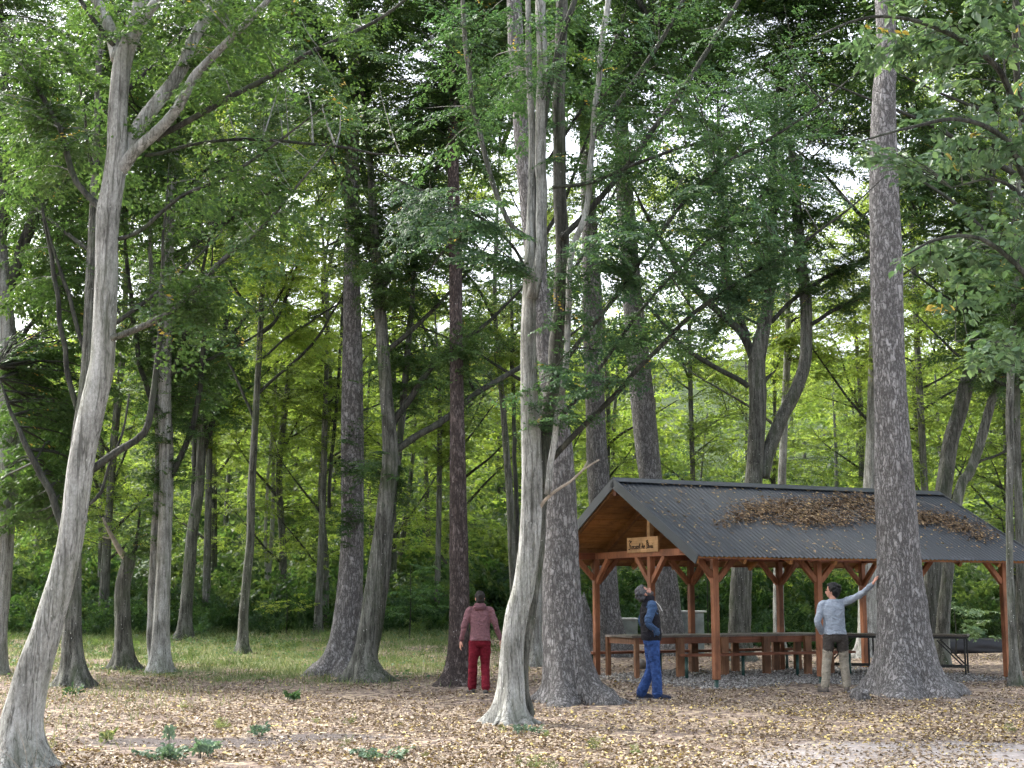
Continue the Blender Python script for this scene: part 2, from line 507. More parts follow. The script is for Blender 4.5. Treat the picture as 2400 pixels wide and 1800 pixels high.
def gn_scatter(name, P, rot, scl, variants, mat, parent=None, **kw):
    """one object: leafy boughs spread over points (geometry nodes); joined foliage of one crown"""
    me = bpy.data.meshes.new(name)
    n = len(P); me.vertices.add(n); me.vertices.foreach_set('co', np.ascontiguousarray(P, np.float32).ravel())
    a = me.attributes.new('rot', 'FLOAT_VECTOR', 'POINT'); a.data.foreach_set('vector', np.ascontiguousarray(rot, np.float32).ravel())
    a = me.attributes.new('scl', 'FLOAT', 'POINT'); a.data.foreach_set('value', np.ascontiguousarray(scl, np.float32))
    a = me.attributes.new('idx', 'INT', 'POINT'); a.data.foreach_set('value', rng.integers(0, len(variants), n).astype(np.int32))
    o = bpy.data.objects.new(name, me); link(o, parent); tag(o, **kw)
    key = ('foliage', variants[0].name, mat.name)
    ng = GN.get(key)
    if ng is None:
        ng = bpy.data.node_groups.new('foliage', 'GeometryNodeTree'); GN[key] = ng
        ng.interface.new_socket('Geometry', in_out='INPUT', socket_type='NodeSocketGeometry'); ng.interface.new_socket('Geometry', in_out='OUTPUT', socket_type='NodeSocketGeometry')
        N, L = ng.nodes, ng.links
        gi_, go = N.new('NodeGroupInput'), N.new('NodeGroupOutput')
        g2i = N.new('GeometryNodeGeometryToInstance')
        for v in variants:
            oi = N.new('GeometryNodeObjectInfo'); oi.inputs['Object'].default_value = v
            sm = N.new('GeometryNodeSetMaterial'); sm.inputs['Material'].default_value = mat
            L.new(oi.outputs['Geometry'], sm.inputs['Geometry']); L.new(sm.outputs[0], g2i.inputs[0])
        def na(nm, typ):
            x = N.new('GeometryNodeInputNamedAttribute'); x.data_type = typ; x.inputs['Name'].default_value = nm; return x.outputs['Attribute']
        ip = N.new('GeometryNodeInstanceOnPoints'); ip.inputs['Pick Instance'].default_value = True
        e2r = N.new('FunctionNodeEulerToRotation')
        L.new(na('rot', 'FLOAT_VECTOR'), e2r.inputs[0]); L.new(e2r.outputs[0], ip.inputs['Rotation'])
        L.new(na('scl', 'FLOAT'), ip.inputs['Scale']); L.new(na('idx', 'INT'), ip.inputs['Instance Index'])
        L.new(gi_.outputs[0], ip.inputs['Points']); L.new(g2i.outputs[0], ip.inputs['Instance']); L.new(ip.outputs[0], go.inputs[0])
    md = o.modifiers.new('foliage', 'NODES'); md.node_group = ng
    return o
GN = {}

def bough_set(name, n, length, leaf_len, spm, nl, twig, tilt=.25):
    """leafy bough shapes along +X, kept outside the scene as source geometry"""
    out = []
    for k in range(n):
        S = np.zeros((1, 3)); T = np.array([[length, rng.normal(0, .12) * length, -.06 * length]]); C = np.array([[length * .5, rng.normal(0, .1), .10 * length]])
        V, Fq, ti = sprays(S, T, C, leaf_len, spm, nl, twig=twig, yellow=.0035, t0=.04, tilt=tilt, tint0=np.array([rng.uniform(.1, .7)]))
        out.append(bpy.data.objects.new(name, np_mesh(name, V, Fq, M['leaf'], attrs={'tint': ('FACE', ti)})))
    return out
def shrub_set(name, n, leaf_len):
    out = []
    for k in range(n):
        nb = 9; az = rng.uniform(0, 6.28, nb); S = np.zeros((nb, 3)); S[:, 0] = np.cos(az) * .12; S[:, 1] = np.sin(az) * .12
        r = rng.uniform(.2, .75, nb); T = np.stack([np.cos(az) * r, np.sin(az) * r, rng.uniform(.35, 1.15, nb)], -1)
        V, Fq, ti = sprays(S, T, S + (T - S) * np.array((.3, .3, .75)), leaf_len, 11, 5, twig=.45, yellow=0, t0=.1, tilt=.4)
        out.append(bpy.data.objects.new(name, np_mesh(name, V, Fq, M['leaf_dark'], attrs={'tint': ('FACE', ti)})))
    return out
def boughs_at(S, T, unit_len):
    d = T - S; ln = np.linalg.norm(d, axis=1); d = unit(d)
    rot = np.stack([rng.normal(0, .25, len(d)), -np.arcsin(np.clip(d[:, 2] - .12, -1, 1)), np.arctan2(d[:, 1], d[:, 0])], -1)
    want = np.clip(ln * .95, .62 * unit_len, 1.25 * unit_len)
    P = T - d * (want * rng.uniform(.8, 1.0, len(d)))[:, None]
    return P, rot, want / unit_len
BOUGH = bough_set('bough', 7, 2.0, .088, 17, 7, .52)
BOUGH_MID = bough_set('mid_bough', 5, 2.6, .125, 11, 6, .72)
BOUGH_FAR = bough_set('far_bough', 5, 3.2, .23, 6.5, 5, 1.0, .35)
SHRUB = shrub_set('shrub', 5, .105)
CROWN_K = 3.0

# ------------------------------------------------------------------ trees
def trunk_mesh(pts, rad, step, seg, flare, fh, lobes, seed, rough=.03, sink=.25, lob_amp=.6):
    P, r = catmull(pts, rad, step)
    z0 = P[0][2]
    P = np.concatenate([P[:1] - np.array([[0, 0, sink]]), P]); r = np.concatenate([r[:1], r])
    ph = [random.uniform(0, 6.28) for _ in range(4)]
    def mod(P, th):
        h = np.maximum(0, P[:, 2] - z0)[:, None]
        lob = np.zeros_like(th)
        for k_, a_ in lobes: lob += a_ * np.cos(k_ * th + ph[k_ % 4])
        lob = np.sign(lob) * np.abs(lob) ** .8
        f = flare * np.exp(-h / fh) * (1 + lob_amp * 1.3 * lob[None]) + .35 * flare * np.exp(-h / (fh * 3.2)) * (1 + .35 * lob[None])
        low = .05 * np.cos(2 * th[None] + ph[1] + 1.1 * h) + .04 * np.cos(3 * th[None] + ph[2] - .8 * h)
        return np.maximum(.5, 1 + f + low)
    V, Fq = tube_np(P, r, seg, mod=mod)
    if rough:
        for i in range(len(V)):
            p = Vector(V[i])
            q = Vector((p.x * 6, p.y * 6, p.z * 2.2 + seed * 7.3))
            w = mnoise.noise(q) + .5 * mnoise.noise(q * 2.7)
            k_ = min(i // seg, len(P) - 1)
            dv = V[i] - P[k_]; dv[2] = 0
            V[i] += dv * rough * w
    return P, V, Fq

TREES = {}
def make_tree(name, label, path, bark='hornbeam', depth=None, top=16.0, flare=.45, fh=.22, lobes=((3, .5), (5, .5)), limbs=(), auto=0, auto_h=(3, 9),
              crown=(), leaf='leaf', leaf_len=.085, spm=11, nl=6, seg=20, step=.16, group=None, limb_bark='limb', top_n=30, rough=.03,
              lob_amp=.6, yellow=.006, cat='tree', twig=.5, lean=None, end=False, roots=None):
    seed = len(TREES) + 1
    Y = depth if depth is not None else ground_depth(path[0][0], path[0][1])
    pts = [at(u, v, Y) for u, v, w in path]
    rad = [w / 2 / F * Y for u, v, w in path]
    if lean:                                   # lean in depth, metres per metre of height
        for p in pts: p[1] += lean * (p[2] - pts[0][2])
    base = pts[0].copy()
    base[2] = float(H(base[0], base[1]))
    pts[0][2] = base[2]
    n_vis = len(pts)
    if not end:
        d = pts[-1] - pts[-2]; d = d / np.linalg.norm(d)
        p, r = pts[-1].copy(), rad[-1]
        stepz = max(.8, (top - p[2]) / 5)
        while p[2] < top - .2:
            d = d * .8 + np.array((random.uniform(-.08, .08), random.uniform(-.08, .08), .3)); d /= np.linalg.norm(d)
            p = p + d * stepz; pts.append(p.copy())
            f = max(0.0, (top - p[2]) / max(.1, top - pts[n_vis - 1][2]))
            rad.append(max(.025, rad[n_vis - 1] * f ** .8))
    root = empty(name, tuple(base))
    tag(root, label, cat, group)
    pts = [p - base for p in pts]
    P, V, Fq = trunk_mesh(pts, rad, step, seg, flare, fh, lobes, seed, rough, lob_amp=lob_amp)
    np_obj('trunk', V, Fq, M[bark], root, smooth=True)
    if roots:
        nr, rl = roots; r0 = rad[0] * (1 + flare * .6); a0 = random.uniform(0, 6.28)
        for k_ in range(nr):
            az = a0 + (k_ + random.uniform(-.3, .3)) * 6.283 / nr; L_ = rl * random.uniform(.55, 1.25); cv = random.uniform(-.35, .35)
            def rp(f, h):
                a_ = az + cv * f
                x, y = math.cos(a_) * (r0 * .45 + L_ * f), math.sin(a_) * (r0 * .45 + L_ * f)
                return np.array((x, y, h + float(H(base[0] + x, base[1] + y)) - base[2]))
            q = r0 * random.uniform(.20, .30)
            LP, lr = catmull([rp(-.12, r0 * 1.0), rp(.12, r0 * .5), rp(.38, r0 * .16), rp(.7, .0), rp(1.0, -.06)], [q * 1.1, q * 1.0, q * .75, q * .45, q * .2], .07)
            LP = LP + np.array([[mnoise.noise(Vector((p[0] * 4, p[1] * 4, k_))) * .05, mnoise.noise(Vector((p[1] * 4, p[0] * 4, k_))) * .05, 0] for p in LP])
            RV, RF = tube_np(LP, lr, 10)
            np_obj('root', RV, RF, M[bark], root, smooth=True)
    hz = P[:, 2]
    skel = [P[(hz > max(1.6, auto_h[0] - 1))][::4]]
    for lb in limbs:
        lp = [at(q[0], q[1], Y + (q[2] if len(q) > 2 else 0)) - base for q in lb['p']]
        w0, w1 = lb['w']
        if lean:
            for p in lp: p[1] += lean * p[2]
        if lb.get('ext'):
            d = unit(lp[-1] - lp[-2])
            for k_ in range(3): lp.append(lp[-1] + (d + np.array((0, random.uniform(-.25, .25), .12 * k_))) * lb['ext'] / 3)
        rr = np.linspace(w0, w1, len(lp)) / 2 / F * Y
        if lb.get('ext'): rr[-3:] = rr[-4] * np.array((.75, .45, .12))
        if lb.get('dy'):                       # drift in depth along the limb
            for k_, p in enumerate(lp): p[1] += lb['dy'] * k_ / (len(lp) - 1)
        LP, lr = catmull(lp, rr, .15)
        LP = LP + np.array([[mnoise.noise(Vector((p[0] * 2, p[1] * 2, p[2] * 2))) * .03, 0, mnoise.noise(Vector((p[2] * 2, p[0] * 2, 5))) * .03] for p in LP])
        V, Fq = tube_np(LP, lr, 8)
        np_obj('limb', V, Fq, M[lb.get('bark', limb_bark)], root, smooth=True)
        if not lb.get('bare'): skel.append(LP[len(LP) // 4::2])
    if auto:
        cand = np.where((hz > auto_h[0]) & (hz < auto_h[1]))[0]
        for a in range(auto):
            if len(cand) == 0: break
            i0 = cand[int((a + random.random()) / auto * len(cand)) % len(cand)]
            az = random.uniform(0, 6.28) if a % 3 else random.choice([0, math.pi]) + random.uniform(-.5, .5)
            el = random.uniform(.45, 1.0); L_ = random.uniform(2.2, 4.5)
            p = P[i0].copy(); lp = [p]; d = np.array((math.cos(az) * math.cos(el), math.sin(az) * math.cos(el), math.sin(el)))
            for k_ in range(4):
                d = unit(d + np.array((random.uniform(-.15, .15), random.uniform(-.15, .15), random.uniform(-.12, .12))))
                lp.append(lp[-1] + d * L_ / 4)
            r0 = max(.018, .03 + .012 * L_ * random.uniform(.3, .9))
            LP, lr = catmull(lp, np.linspace(r0, r0 * .25, 5), .25)
            V, Fq = tube_np(LP, lr, 6)
            np_obj('limb', V, Fq, M[limb_bark], root, smooth=True)
            skel.append(LP[2:])
    K = np.concatenate(skel)
    T = []
    for (u, v, dY, ru, rv, rY, n) in crown:
        c = at(u, v, Y + dY) - base; k_ = (Y + dY) / F
        T.append(in_ellipsoid(c, (ru * k_, rY, rv * k_), int(n * (CROWN_K if Y > 20 else 1.7))))
    if top_n:
        zc = max(at(0, -250, Y)[2], 5.0)
        if top - zc > 1.5:
            c = P[np.abs(hz - (zc + top) / 2 + base[2]).argmin()]
            T.append(in_ellipsoid((c[0], c[1], (zc + top) / 2), (3.2, 3.2, (top - zc) / 2), top_n))
    if T:
        T = np.concatenate(T)
        S = attach(K, T)
        C = controls(S, T)
        ln = np.linalg.norm(T - S, axis=1)
        V, Fq = twigs(S, T, C, .004 + .0055 * ln, 3, 5)
        np_obj('branches', V, Fq, M[limb_bark], root, kind='stuff')
        bs, ul = (BOUGH, 2.0) if Y < 41 else (BOUGH_MID, 2.6)
        gn_scatter('crown', *boughs_at(S, T, ul), bs, M[leaf], root, kind='stuff')
    TREES[name + str(seed)] = root
    return root

# ------------------------------------------------------------------ pavilion frame of reference (needed by the ground)
PA = np.array((3.67, 26.0)); E1 = np.array((.8946, .4468)); E2 = np.array((-.4468, .8946))
PAV_L, PAV_W = 7.05, 4.3
PAV_ROT = math.atan2(E1[1], E1[0])
def pav_local(x, y):
    dx, dy = x - PA[0], y - PA[1]
    return dx * E1[0] + dy * E1[1], dx * E2[0] + dy * E2[1]
def pav_world(t, w, z=0.0):
    p = PA + E1 * t + E2 * w
    return (p[0], p[1], z)

# ------------------------------------------------------------------ ground
def lumps(x, y, s=1.0, k=0.0):
    return (np.sin(1.7 * s * x + 2.1 * s * y + k) + np.sin(2.9 * s * x - 1.3 * s * y + 1.3 + k) + np.sin(.8 * s * x + .5 * s * y + 2 * k) + .6 * np.sin(5.1 * s * x + 4.3 * s * y + 3 * k)) / 3.6

def z_grass(x, y):
    e = lumps(x, y, .6, 1.0) * 2.2
    return np.clip(np.clip(.72 + .7 * lumps(x, y, .8, 5.0), .2, 1) * (1 - ss(49, 53, y)) * ss(24.5, 33, y + 1.5 * e + .35 * np.minimum(0, x + 4)) * (1 - ss(-3.5, 1.0, x + .9 * e - .08 * (y - 30))), 0, 1)
def z_path(x, y):
    e = lumps(x, y, .7, 2.0)
    return np.clip((1 - ss(14.6, 17.6, y + 1.6 * e)) * ss(-.5, 4.5, x + 1.4 * e), 0, 1)
def z_gravel(x, y):
    t, w = pav_local(x, y)
    e = lumps(x, y, 1.0, 3.0) * .35
    return ss(-.9, -.1, t + e) * (1 - ss(6.4, 7.6, t + e)) * ss(-.7, .1, w + e) * (1 - ss(4.2, 5.2, w + e))
def z_bare(x, y):
    a = np.exp(-(((x + 3.55) / 1.3) ** 2 + ((y - 16.2) / .55) ** 2))
    b = np.exp(-(((x + 2.2) / .9) ** 2 + ((y - 17.0) / .4) ** 2))
    return np.clip(1.3 * (a + .8 * b), 0, 1)

xs = np.concatenate([np.linspace(-180, -22, 24), np.arange(-20, 20.01, .25), np.linspace(22, 180, 24)])
ys = np.concatenate([np.linspace(-60, 6, 12), np.arange(7, 52.01, .25), np.linspace(53, 220, 60)])
GX, GY = np.meshgrid(xs, ys)
GZ = H(GX, GY)
GV = np.stack([GX, GY, GZ], -1).reshape(-1, 3)
nx, ny = len(xs), len(ys)
gi = np.arange(ny - 1)[:, None]; gj = np.arange(nx - 1)[None]
GF = np.stack([gi * nx + gj, gi * nx + gj + 1, (gi + 1) * nx + gj + 1, (gi + 1) * nx + gj], -1).reshape(-1, 4)

def ground_mat():
    m, nt, N, L, b = new_mat('forest_ground')
    v = mapping(N, L, (1, 1, 1))
    n1 = tex_noise(N, L, 1.1, 6, .6, v); n2 = tex_noise(N, L, 9, 6, .7, v); n3 = tex_noise(N, L, 60, 3, .6, v)
    dirt = ramp(N, [(.3, (.07, .054, .048)), (.55, (.14, .112, .10)), (.75, (.22, .18, .162))]); L.new(n2.outputs['Fac'], dirt.inputs['Fac'])
    vo = N.new('ShaderNodeTexVoronoi'); vo.inputs['Scale'].default_value = 13; L.new(v, vo.inputs['Vector'])
    sp = N.new('ShaderNodeSeparateColor'); L.new(vo.outputs['Color'], sp.inputs[0])
    lr = ramp(N, [(0, (.10, .075, .065)), (.4, (.21, .16, .13)), (.7, (.35, .28, .22)), (1, (.46, .38, .24))]); L.new(sp.outputs[0], lr.inputs['Fac'])
    gate = ramp(N, [(.35, (0, 0, 0)), (.45, (1, 1, 1))]); L.new(sp.outputs[1], gate.inputs['Fac'])
    c = mixc(N, L, gate.outputs[0], dirt.outputs[0], lr.outputs[0])
    def attr(nm):
        a = nd(N, 'ShaderNodeAttribute', attribute_name=nm); return a.outputs['Fac']
    gr = ramp(N, [(.3, (.08, .095, .045)), (.5, (.15, .165, .075)), (.72, (.26, .25, .14))]); L.new(n2.outputs['Fac'], gr.inputs['Fac'])
    def blend(c, a, col, lo=.35, hi=.65):
        ad = N.new('ShaderNodeMath'); ad.operation = 'MULTIPLY_ADD'; L.new(n2.outputs['Fac'], ad.inputs[0]); ad.inputs[1].default_value = .7
        sb = N.new('ShaderNodeMath'); sb.operation = 'SUBTRACT'; L.new(a, sb.inputs[0]); sb.inputs[1].default_value = .35
        L.new(sb.outputs[0], ad.inputs[2])
        r = ramp(N, [(lo, (0, 0, 0)), (hi, (1, 1, 1))]); L.new(ad.outputs[0], r.inputs['Fac'])
        return mixc(N, L, r.outputs[0], c, col)
    c = blend(c, attr('grass'), gr.outputs[0])
    bare = ramp(N, [(.3, (.075, .064, .062)), (.7, (.13, .115, .11))]); L.new(n2.outputs['Fac'], bare.inputs['Fac'])
    c = blend(c, attr('bare'), bare.outputs[0])
    pt = ramp(N, [(.3, (.20, .175, .165)), (.55, (.31, .285, .275)), (.75, (.40, .375, .37))]); L.new(n2.outputs['Fac'], pt.inputs['Fac'])
    c = blend(c, attr('path'), pt.outputs[0])
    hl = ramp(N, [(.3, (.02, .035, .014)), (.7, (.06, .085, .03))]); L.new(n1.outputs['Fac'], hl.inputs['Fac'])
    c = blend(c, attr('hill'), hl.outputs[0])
    gv = ramp(N, [(.3, (.09, .085, .08)), (.7, (.21, .20, .19))]); L.new(n3.outputs['Fac'], gv.inputs['Fac'])
    c = blend(c, attr('gravel'), gv.outputs[0])
    L.new(c, b.inputs['Base Color']); b.inputs['Roughness'].default_value = .95; b.inputs['Specular IOR Level'].default_value = .1
    hh = mixc(N, L, .5, n2.outputs['Fac'], n3.outputs['Fac'])
    bump(N, L, hh, b, .6, .05)
    return m
gx, gy = GV[:, 0], GV[:, 1]
np_obj('ground', GV, GF, ground_mat(), smooth=True, kind='structure',
       attrs={'grass': ('POINT', z_grass(gx, gy)), 'path': ('POINT', z_path(gx, gy)), 'gravel': ('POINT', z_gravel(gx, gy)), 'bare': ('POINT', z_bare(gx, gy)), 'hill': ('POINT', ss(47, 55, gy))},
       label='leaf strewn forest ground with grass bank, gravel and sandy path')

# ------------------------------------------------------------------ leaning hornbeam at the left edge, and all trees of the glade
def limb(p, w, **k): return dict(p=p, w=w, **k)

make_tree('hornbeam_tree', 'pale grey hornbeam leaning right, its broad foot cut by the bottom left corner',
    [(40, 1835, 104), (47, 1706, 90), (62, 1634, 82), (80, 1562, 78), (105, 1489, 70), (125, 1417, 65), (146, 1345, 60), (163, 1272, 57), (174, 1200, 57), (180, 1150, 58), (192, 1070, 57),
     (215, 962, 58), (232, 889, 57), (240, 845, 54), (244, 781, 53), (248, 708, 53), (251, 636, 53), (251, 579, 53), (254, 506, 57), (266, 434, 56), (275, 362, 52), (276, 289, 49), (280, 217, 47), (289, 145, 47), (312, 72, 40), (332, 0, 38)],
    depth=13.6, top=14, roots=(6, .45), flare=.55, fh=.16, lobes=((4, .6), (7, .5)), seg=48, step=.08, limb_bark='hornbeam', rough=.035,
    limbs=[limb([(276, 140), (266, 108), (250, 54), (224, 0)], (32, 26), ext=2, dy=.3),
           limb([(268, 110), (232, 62), (190, 0)], (12, 9), bark='limb', ext=2),
           limb([(300, 130), (336, 65), (383, 11)], (28, 22), ext=2.5, dy=-.4),
           limb([(278, 392), (289, 362), (325, 289), (380, 202), (420, 137), (434, 90), (481, 0)], (40, 24), ext=2.5, dy=.4),
           limb([(272, 410), (297, 390), (325, 362), (380, 318), (434, 264), (470, 210), (503, 181)], (34, 13), ext=2, dy=-.5),
           limb([(370, 324), (390, 315), (506, 264), (579, 231), (687, 184), (760, 145)], (16, 9), bark='limb', ext=1.8, dy=-.6),
           limb([(340, 366), (372, 351), (434, 322), (542, 304), (687, 305), (796, 311)], (9, 6), bark='limb', ext=1, dy=.8),
           limb([(248, 500), (231, 485), (213, 467), (170, 416), (134, 325), (105, 253), (36, 134)], (20, 7), bark='limb', ext=1.2, dy=.5),
           limb([(245, 800), (268, 792), (325, 774), (416, 730), (488, 665), (542, 618)], (17, 9), bark='hornbeam_dark', ext=1.5, dy=-.4),
           limb([(195, 1120), (213, 1106), (264, 1063), (325, 1009), (344, 925), (351, 835), (356, 745)], (20, 9), bark='limb', ext=1.5, dy=.5),
           limb([(185, 1182), (206, 1179), (231, 1153), (246, 1095), (271, 1016), (282, 915)], (11, 5), bark='limb', bare=True, dy=.3),
           limb([(244, 872), (258, 866), (266, 862)], (34, 22), bark='hornbeam', bare=True), limb([(176, 1226), (190, 1218), (199, 1214)], (32, 20), bark='hornbeam', bare=True),
           limb([(275, 560), (330, 545), (420, 470), (520, 430), (640, 360)], (11, 5), bark='limb', ext=.8, dy=-.3)],
    crown=[(120, 240, 1.0, 190, 260, 2.2, 24), (600, 130, .5, 330, 190, 2.2, 26), (480, 640, -.3, 120, 70, .8, 9), (330, 0, 0, 380, 120, 2.4, 14), (640, 420, 0, 260, 150, 1.4, 10)],
    leaf='leaf', leaf_len=.075, top_n=36)

make_tree('hornbeam_tree', 'speckled grey hornbeam half cut off by the left edge, forking high up',
    [(-24, 1545, 66), (-12, 1450, 54), (0, 1340, 54), (8, 1200, 56), (18, 1090, 60), (22, 960, 60), (18, 860, 56), (12, 760, 48), (6, 690, 46)], depth=30, top=17, bark='hornbeam',
    limbs=[limb([(4, 700), (30, 650), (60, 560), (95, 470), (130, 400)], (34, 20), ext=3), limb([(2, 700), (-6, 620), (10, 500), (4, 300)], (30, 20), ext=4),
           limb([(14, 860), (60, 780), (110, 700), (150, 560)], (12, 7), ext=2)],
    auto=5, auto_h=(6, 13), crown=[(120, 0, .5, 300, 160, 3, 40), (90, 330, 1, 270, 360, 3, 60), (110, 1000, 3.5, 110, 200, 1.6, 8)], leaf='leaf', seg=30)

make_tree('hornbeam_tree', 'hornbeam on buttress roots standing just behind the leaning trunk',
    [(172, 1610, 50), (171, 1560, 46), (168, 1500, 43), (168, 1420, 41), (170, 1340, 39), (172, 1240, 36), (176, 1120, 34), (186, 1010, 33), (198, 920, 30), (207, 800, 27), (212, 660, 25), (220, 500, 22)],
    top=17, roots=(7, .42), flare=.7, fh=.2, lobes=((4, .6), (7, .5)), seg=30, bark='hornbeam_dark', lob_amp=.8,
    limbs=[limb([(190, 990), (160, 880), (140, 740), (120, 600)], (14, 8), ext=2), limb([(160, 1300), (130, 1180), (90, 1100), (60, 1040)], (20, 8), ext=1.5), limb([(204, 850), (180, 760), (150, 660)], (12, 6), ext=1.5)],
    auto=6, auto_h=(6, 14), crown=[(150, 860, 3.5, 170, 240, 2.6, 26), (220, 330, 1.5, 300, 380, 3.2, 60), (110, 1130, 4.0, 120, 150, 2.0, 9)], leaf='leaf')

make_tree('hornbeam_tree', 'stubby broken hornbeam with one bare splintered limb pointing up left',
    [(290, 1568, 40), (289, 1520, 36), (287, 1450, 34), (286, 1400, 33), (290, 1360, 32), (300, 1325, 31), (306, 1298, 26)],
    top=3.2, roots=(6, .35), flare=.6, fh=.22, lobes=((5, .6), (3, .4)), bark='hornbeam_dark', end=True, top_n=0, seg=30, lob_amp=.8,
    limbs=[limb([(300, 1315), (289, 1300), (275, 1280), (260, 1254), (250, 1230), (242, 1211)], (19, 4), bark='dead', bare=True), limb([(262, 1258), (252, 1262), (240, 1258)], (6, 2), bark='dead', bare=True),
           limb([(306, 1305), (318, 1285), (322, 1250), (330, 1200)], (12, 4))],
    auto=0, crown=[(345, 1235, .5, 40, 45, .6, 4)], leaf='leaf')

make_tree('hornbeam_tree', 'twin stemmed hornbeam wrapped in ivy leaves right of the broken stub',
    [(372, 1576, 42), (375, 1530, 38), (378, 1440, 36), (382, 1340, 35), (386, 1240, 34), (390, 1140, 33), (390, 1040, 32), (386, 940, 30), (390, 800, 27), (396, 640, 24), (400, 480, 20)],
    top=18, roots=(5, .35), flare=.5, bark='hornbeam', seg=30,
    limbs=[limb([(360, 1570, .3), (356, 1500, .3), (358, 1400, .3), (362, 1280, .2), (368, 1180, .2), (372, 1050, .2), (368, 900, .3), (360, 760, .3)], (24, 14), bark='hornbeam', ext=3),
           limb([(392, 1130), (420, 1080), (450, 1000), (470, 900), (480, 780)], (16, 9), ext=2), limb([(386, 1000), (340, 900), (320, 800), (300, 640)], (13, 7), ext=2), limb([(390, 900), (430, 800), (460, 690)], (12, 7), ext=2)],
    auto=6, auto_h=(6, 15), crown=[(330, 160, .5, 300, 160, 3, 30), (480, -20, 0, 320, 150, 3, 50), (390, 1080, .2, 80, 190, 1.0, 16), (400, 820, 1, 150, 200, 2.2, 60), (450, 380, 1, 320, 400, 3.4, 90)], leaf='leaf')

make_tree('hornbeam_tree', 'dark forked trunk on mossy foot at the back of the grass bank',
    [(430, 1512, 34), (432, 1480, 28), (436, 1420, 27), (444, 1330, 26), (452, 1240, 26), (464, 1170, 25), (470, 1090, 24), (474, 1000, 24), (480, 880, 24), (478, 780, 22), (474, 640, 18)],
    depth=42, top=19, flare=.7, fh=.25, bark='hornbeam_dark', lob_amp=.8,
    limbs=[limb([(452, 1230), (456, 1120), (458, 1000), (456, 860)], (15, 9), ext=3), limb([(480, 1050), (510, 940), (520, 820), (540, 700)], (14, 8), ext=3), limb([(478, 900), (520, 830), (570, 750), (600, 700)], (11, 6), ext=2), limb([(474, 1010), (430, 900), (420, 800)], (10, 6), ext=2)],
    auto=6, auto_h=(7, 16), crown=[(480, 860, 0, 170, 170, 3, 60), (520, 380, 1, 320, 380, 3.8, 80)], leaf='leaf', leaf_len=.1, spm=9, nl=5, twig=.6)

make_tree('hornbeam_tree', 'thin dark trunk rising from the undergrowth beside the mossy forked trunk',
    [(481, 1466, 20), (484, 1380, 18), (487, 1236, 17), (490, 1100, 15), (493, 960, 13), (498, 800, 11)], depth=47, top=18, bark='hornbeam_dark', seg=14, step=.25,
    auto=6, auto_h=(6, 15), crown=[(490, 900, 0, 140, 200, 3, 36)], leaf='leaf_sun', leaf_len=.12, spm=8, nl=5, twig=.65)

make_tree('hornbeam_tree', 'slender dark wavy tree standing alone on the grass with rising side branches',
    [(568, 1538, 27), (569, 1505, 23), (571, 1435, 22), (579, 1345, 21), (586, 1272, 19), (588, 1200, 18), (589, 1150, 18), (594, 1070, 17), (600, 962, 16), (604, 889, 15), (608, 817, 14), (613, 708, 13), (618, 600, 11), (622, 480, 9)],
    depth=36.5, top=17, roots=(5, .3), flare=.6, fh=.2, bark='hornbeam_dark', seg=20,
    limbs=[limb([(603, 925), (640, 890), (700, 840), (745, 790), (775, 740)], (8, 4), ext=1.5), limb([(609, 785), (640, 760), (670, 700), (680, 670)], (9, 5), ext=2), limb([(598, 990), (560, 900), (530, 840), (520, 800)], (7, 3), ext=1),
           limb([(606, 850), (660, 800), (720, 760), (780, 720)], (6, 3), ext=1.5), limb([(610, 740), (560, 690), (520, 620), (500, 560)], (8, 4), ext=1.5)],
    auto=4, auto_h=(8, 15), crown=[(620, 600, 0, 200, 130, 3, 46), (700, 780, 1, 130, 80, 2, 16), (640, 230, 0, 330, 330, 3.4, 80)], leaf='leaf_sun', leaf_len=.1, spm=9, nl=5, twig=.6)

make_tree('hornbeam_tree', 'very thin pole-like tree between the slender wavy tree and the ivy spruce',
    [(745, 1464, 19), (748, 1380, 16), (754, 1236, 15), (759, 1100, 14), (761, 998, 13), (765, 889, 12), (768, 780, 10)], depth=46, top=18, bark='hornbeam_dark', seg=14, step=.25,
    limbs=[limb([(772, 1190, .3), (775, 1100, .3), (786, 980, .3), (795, 870, .3), (800, 780, .3)], (9, 6), ext=3)],
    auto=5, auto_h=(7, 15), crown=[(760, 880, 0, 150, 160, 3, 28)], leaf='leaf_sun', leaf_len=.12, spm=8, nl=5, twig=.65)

make_tree('hornbeam_tree', 'pair of thin grey stems far back in the bright clearing',
    [(628, 1455, 11), (631, 1345, 10), (638, 1236, 10), (640, 1120, 9), (644, 1010, 8), (646, 900, 7)], depth=52, top=15, bark='hornbeam', seg=10, step=.3,
    limbs=[limb([(626, 1400), (622, 1250), (628, 1120), (636, 1030)], (8, 5), bark='hornbeam', ext=2)], auto=4, auto_h=(7, 13), crown=[(640, 880, 0, 120, 120, 3, 24)], leaf='leaf_sun', leaf_len=.13, spm=7, nl=5, twig=.7)

make_tree('spruce_tree', 'tall straight spruce with ivy sprigs, behind the leaning forked hornbeam',
    [(800, 1582, 86), (806, 1540, 72), (815, 1450, 62), (822, 1350, 57), (826, 1250, 55), (827, 1100, 54), (826, 950, 49), (825, 800, 45), (824, 650, 41), (825, 500, 37), (826, 350, 32), (828, 200, 28), (830, 0, 24)],
    bark='spruce', top=24, roots=(6, .9), flare=.6, fh=.3, lobes=((5, .6), (3, .4)), seg=32, step=.15, auto=0, top_n=26, leaf='leaf_dark', lob_amp=.7,
    crown=[(815, 1120, -.45, 50, 190, .25, 8)], leaf_len=.08)

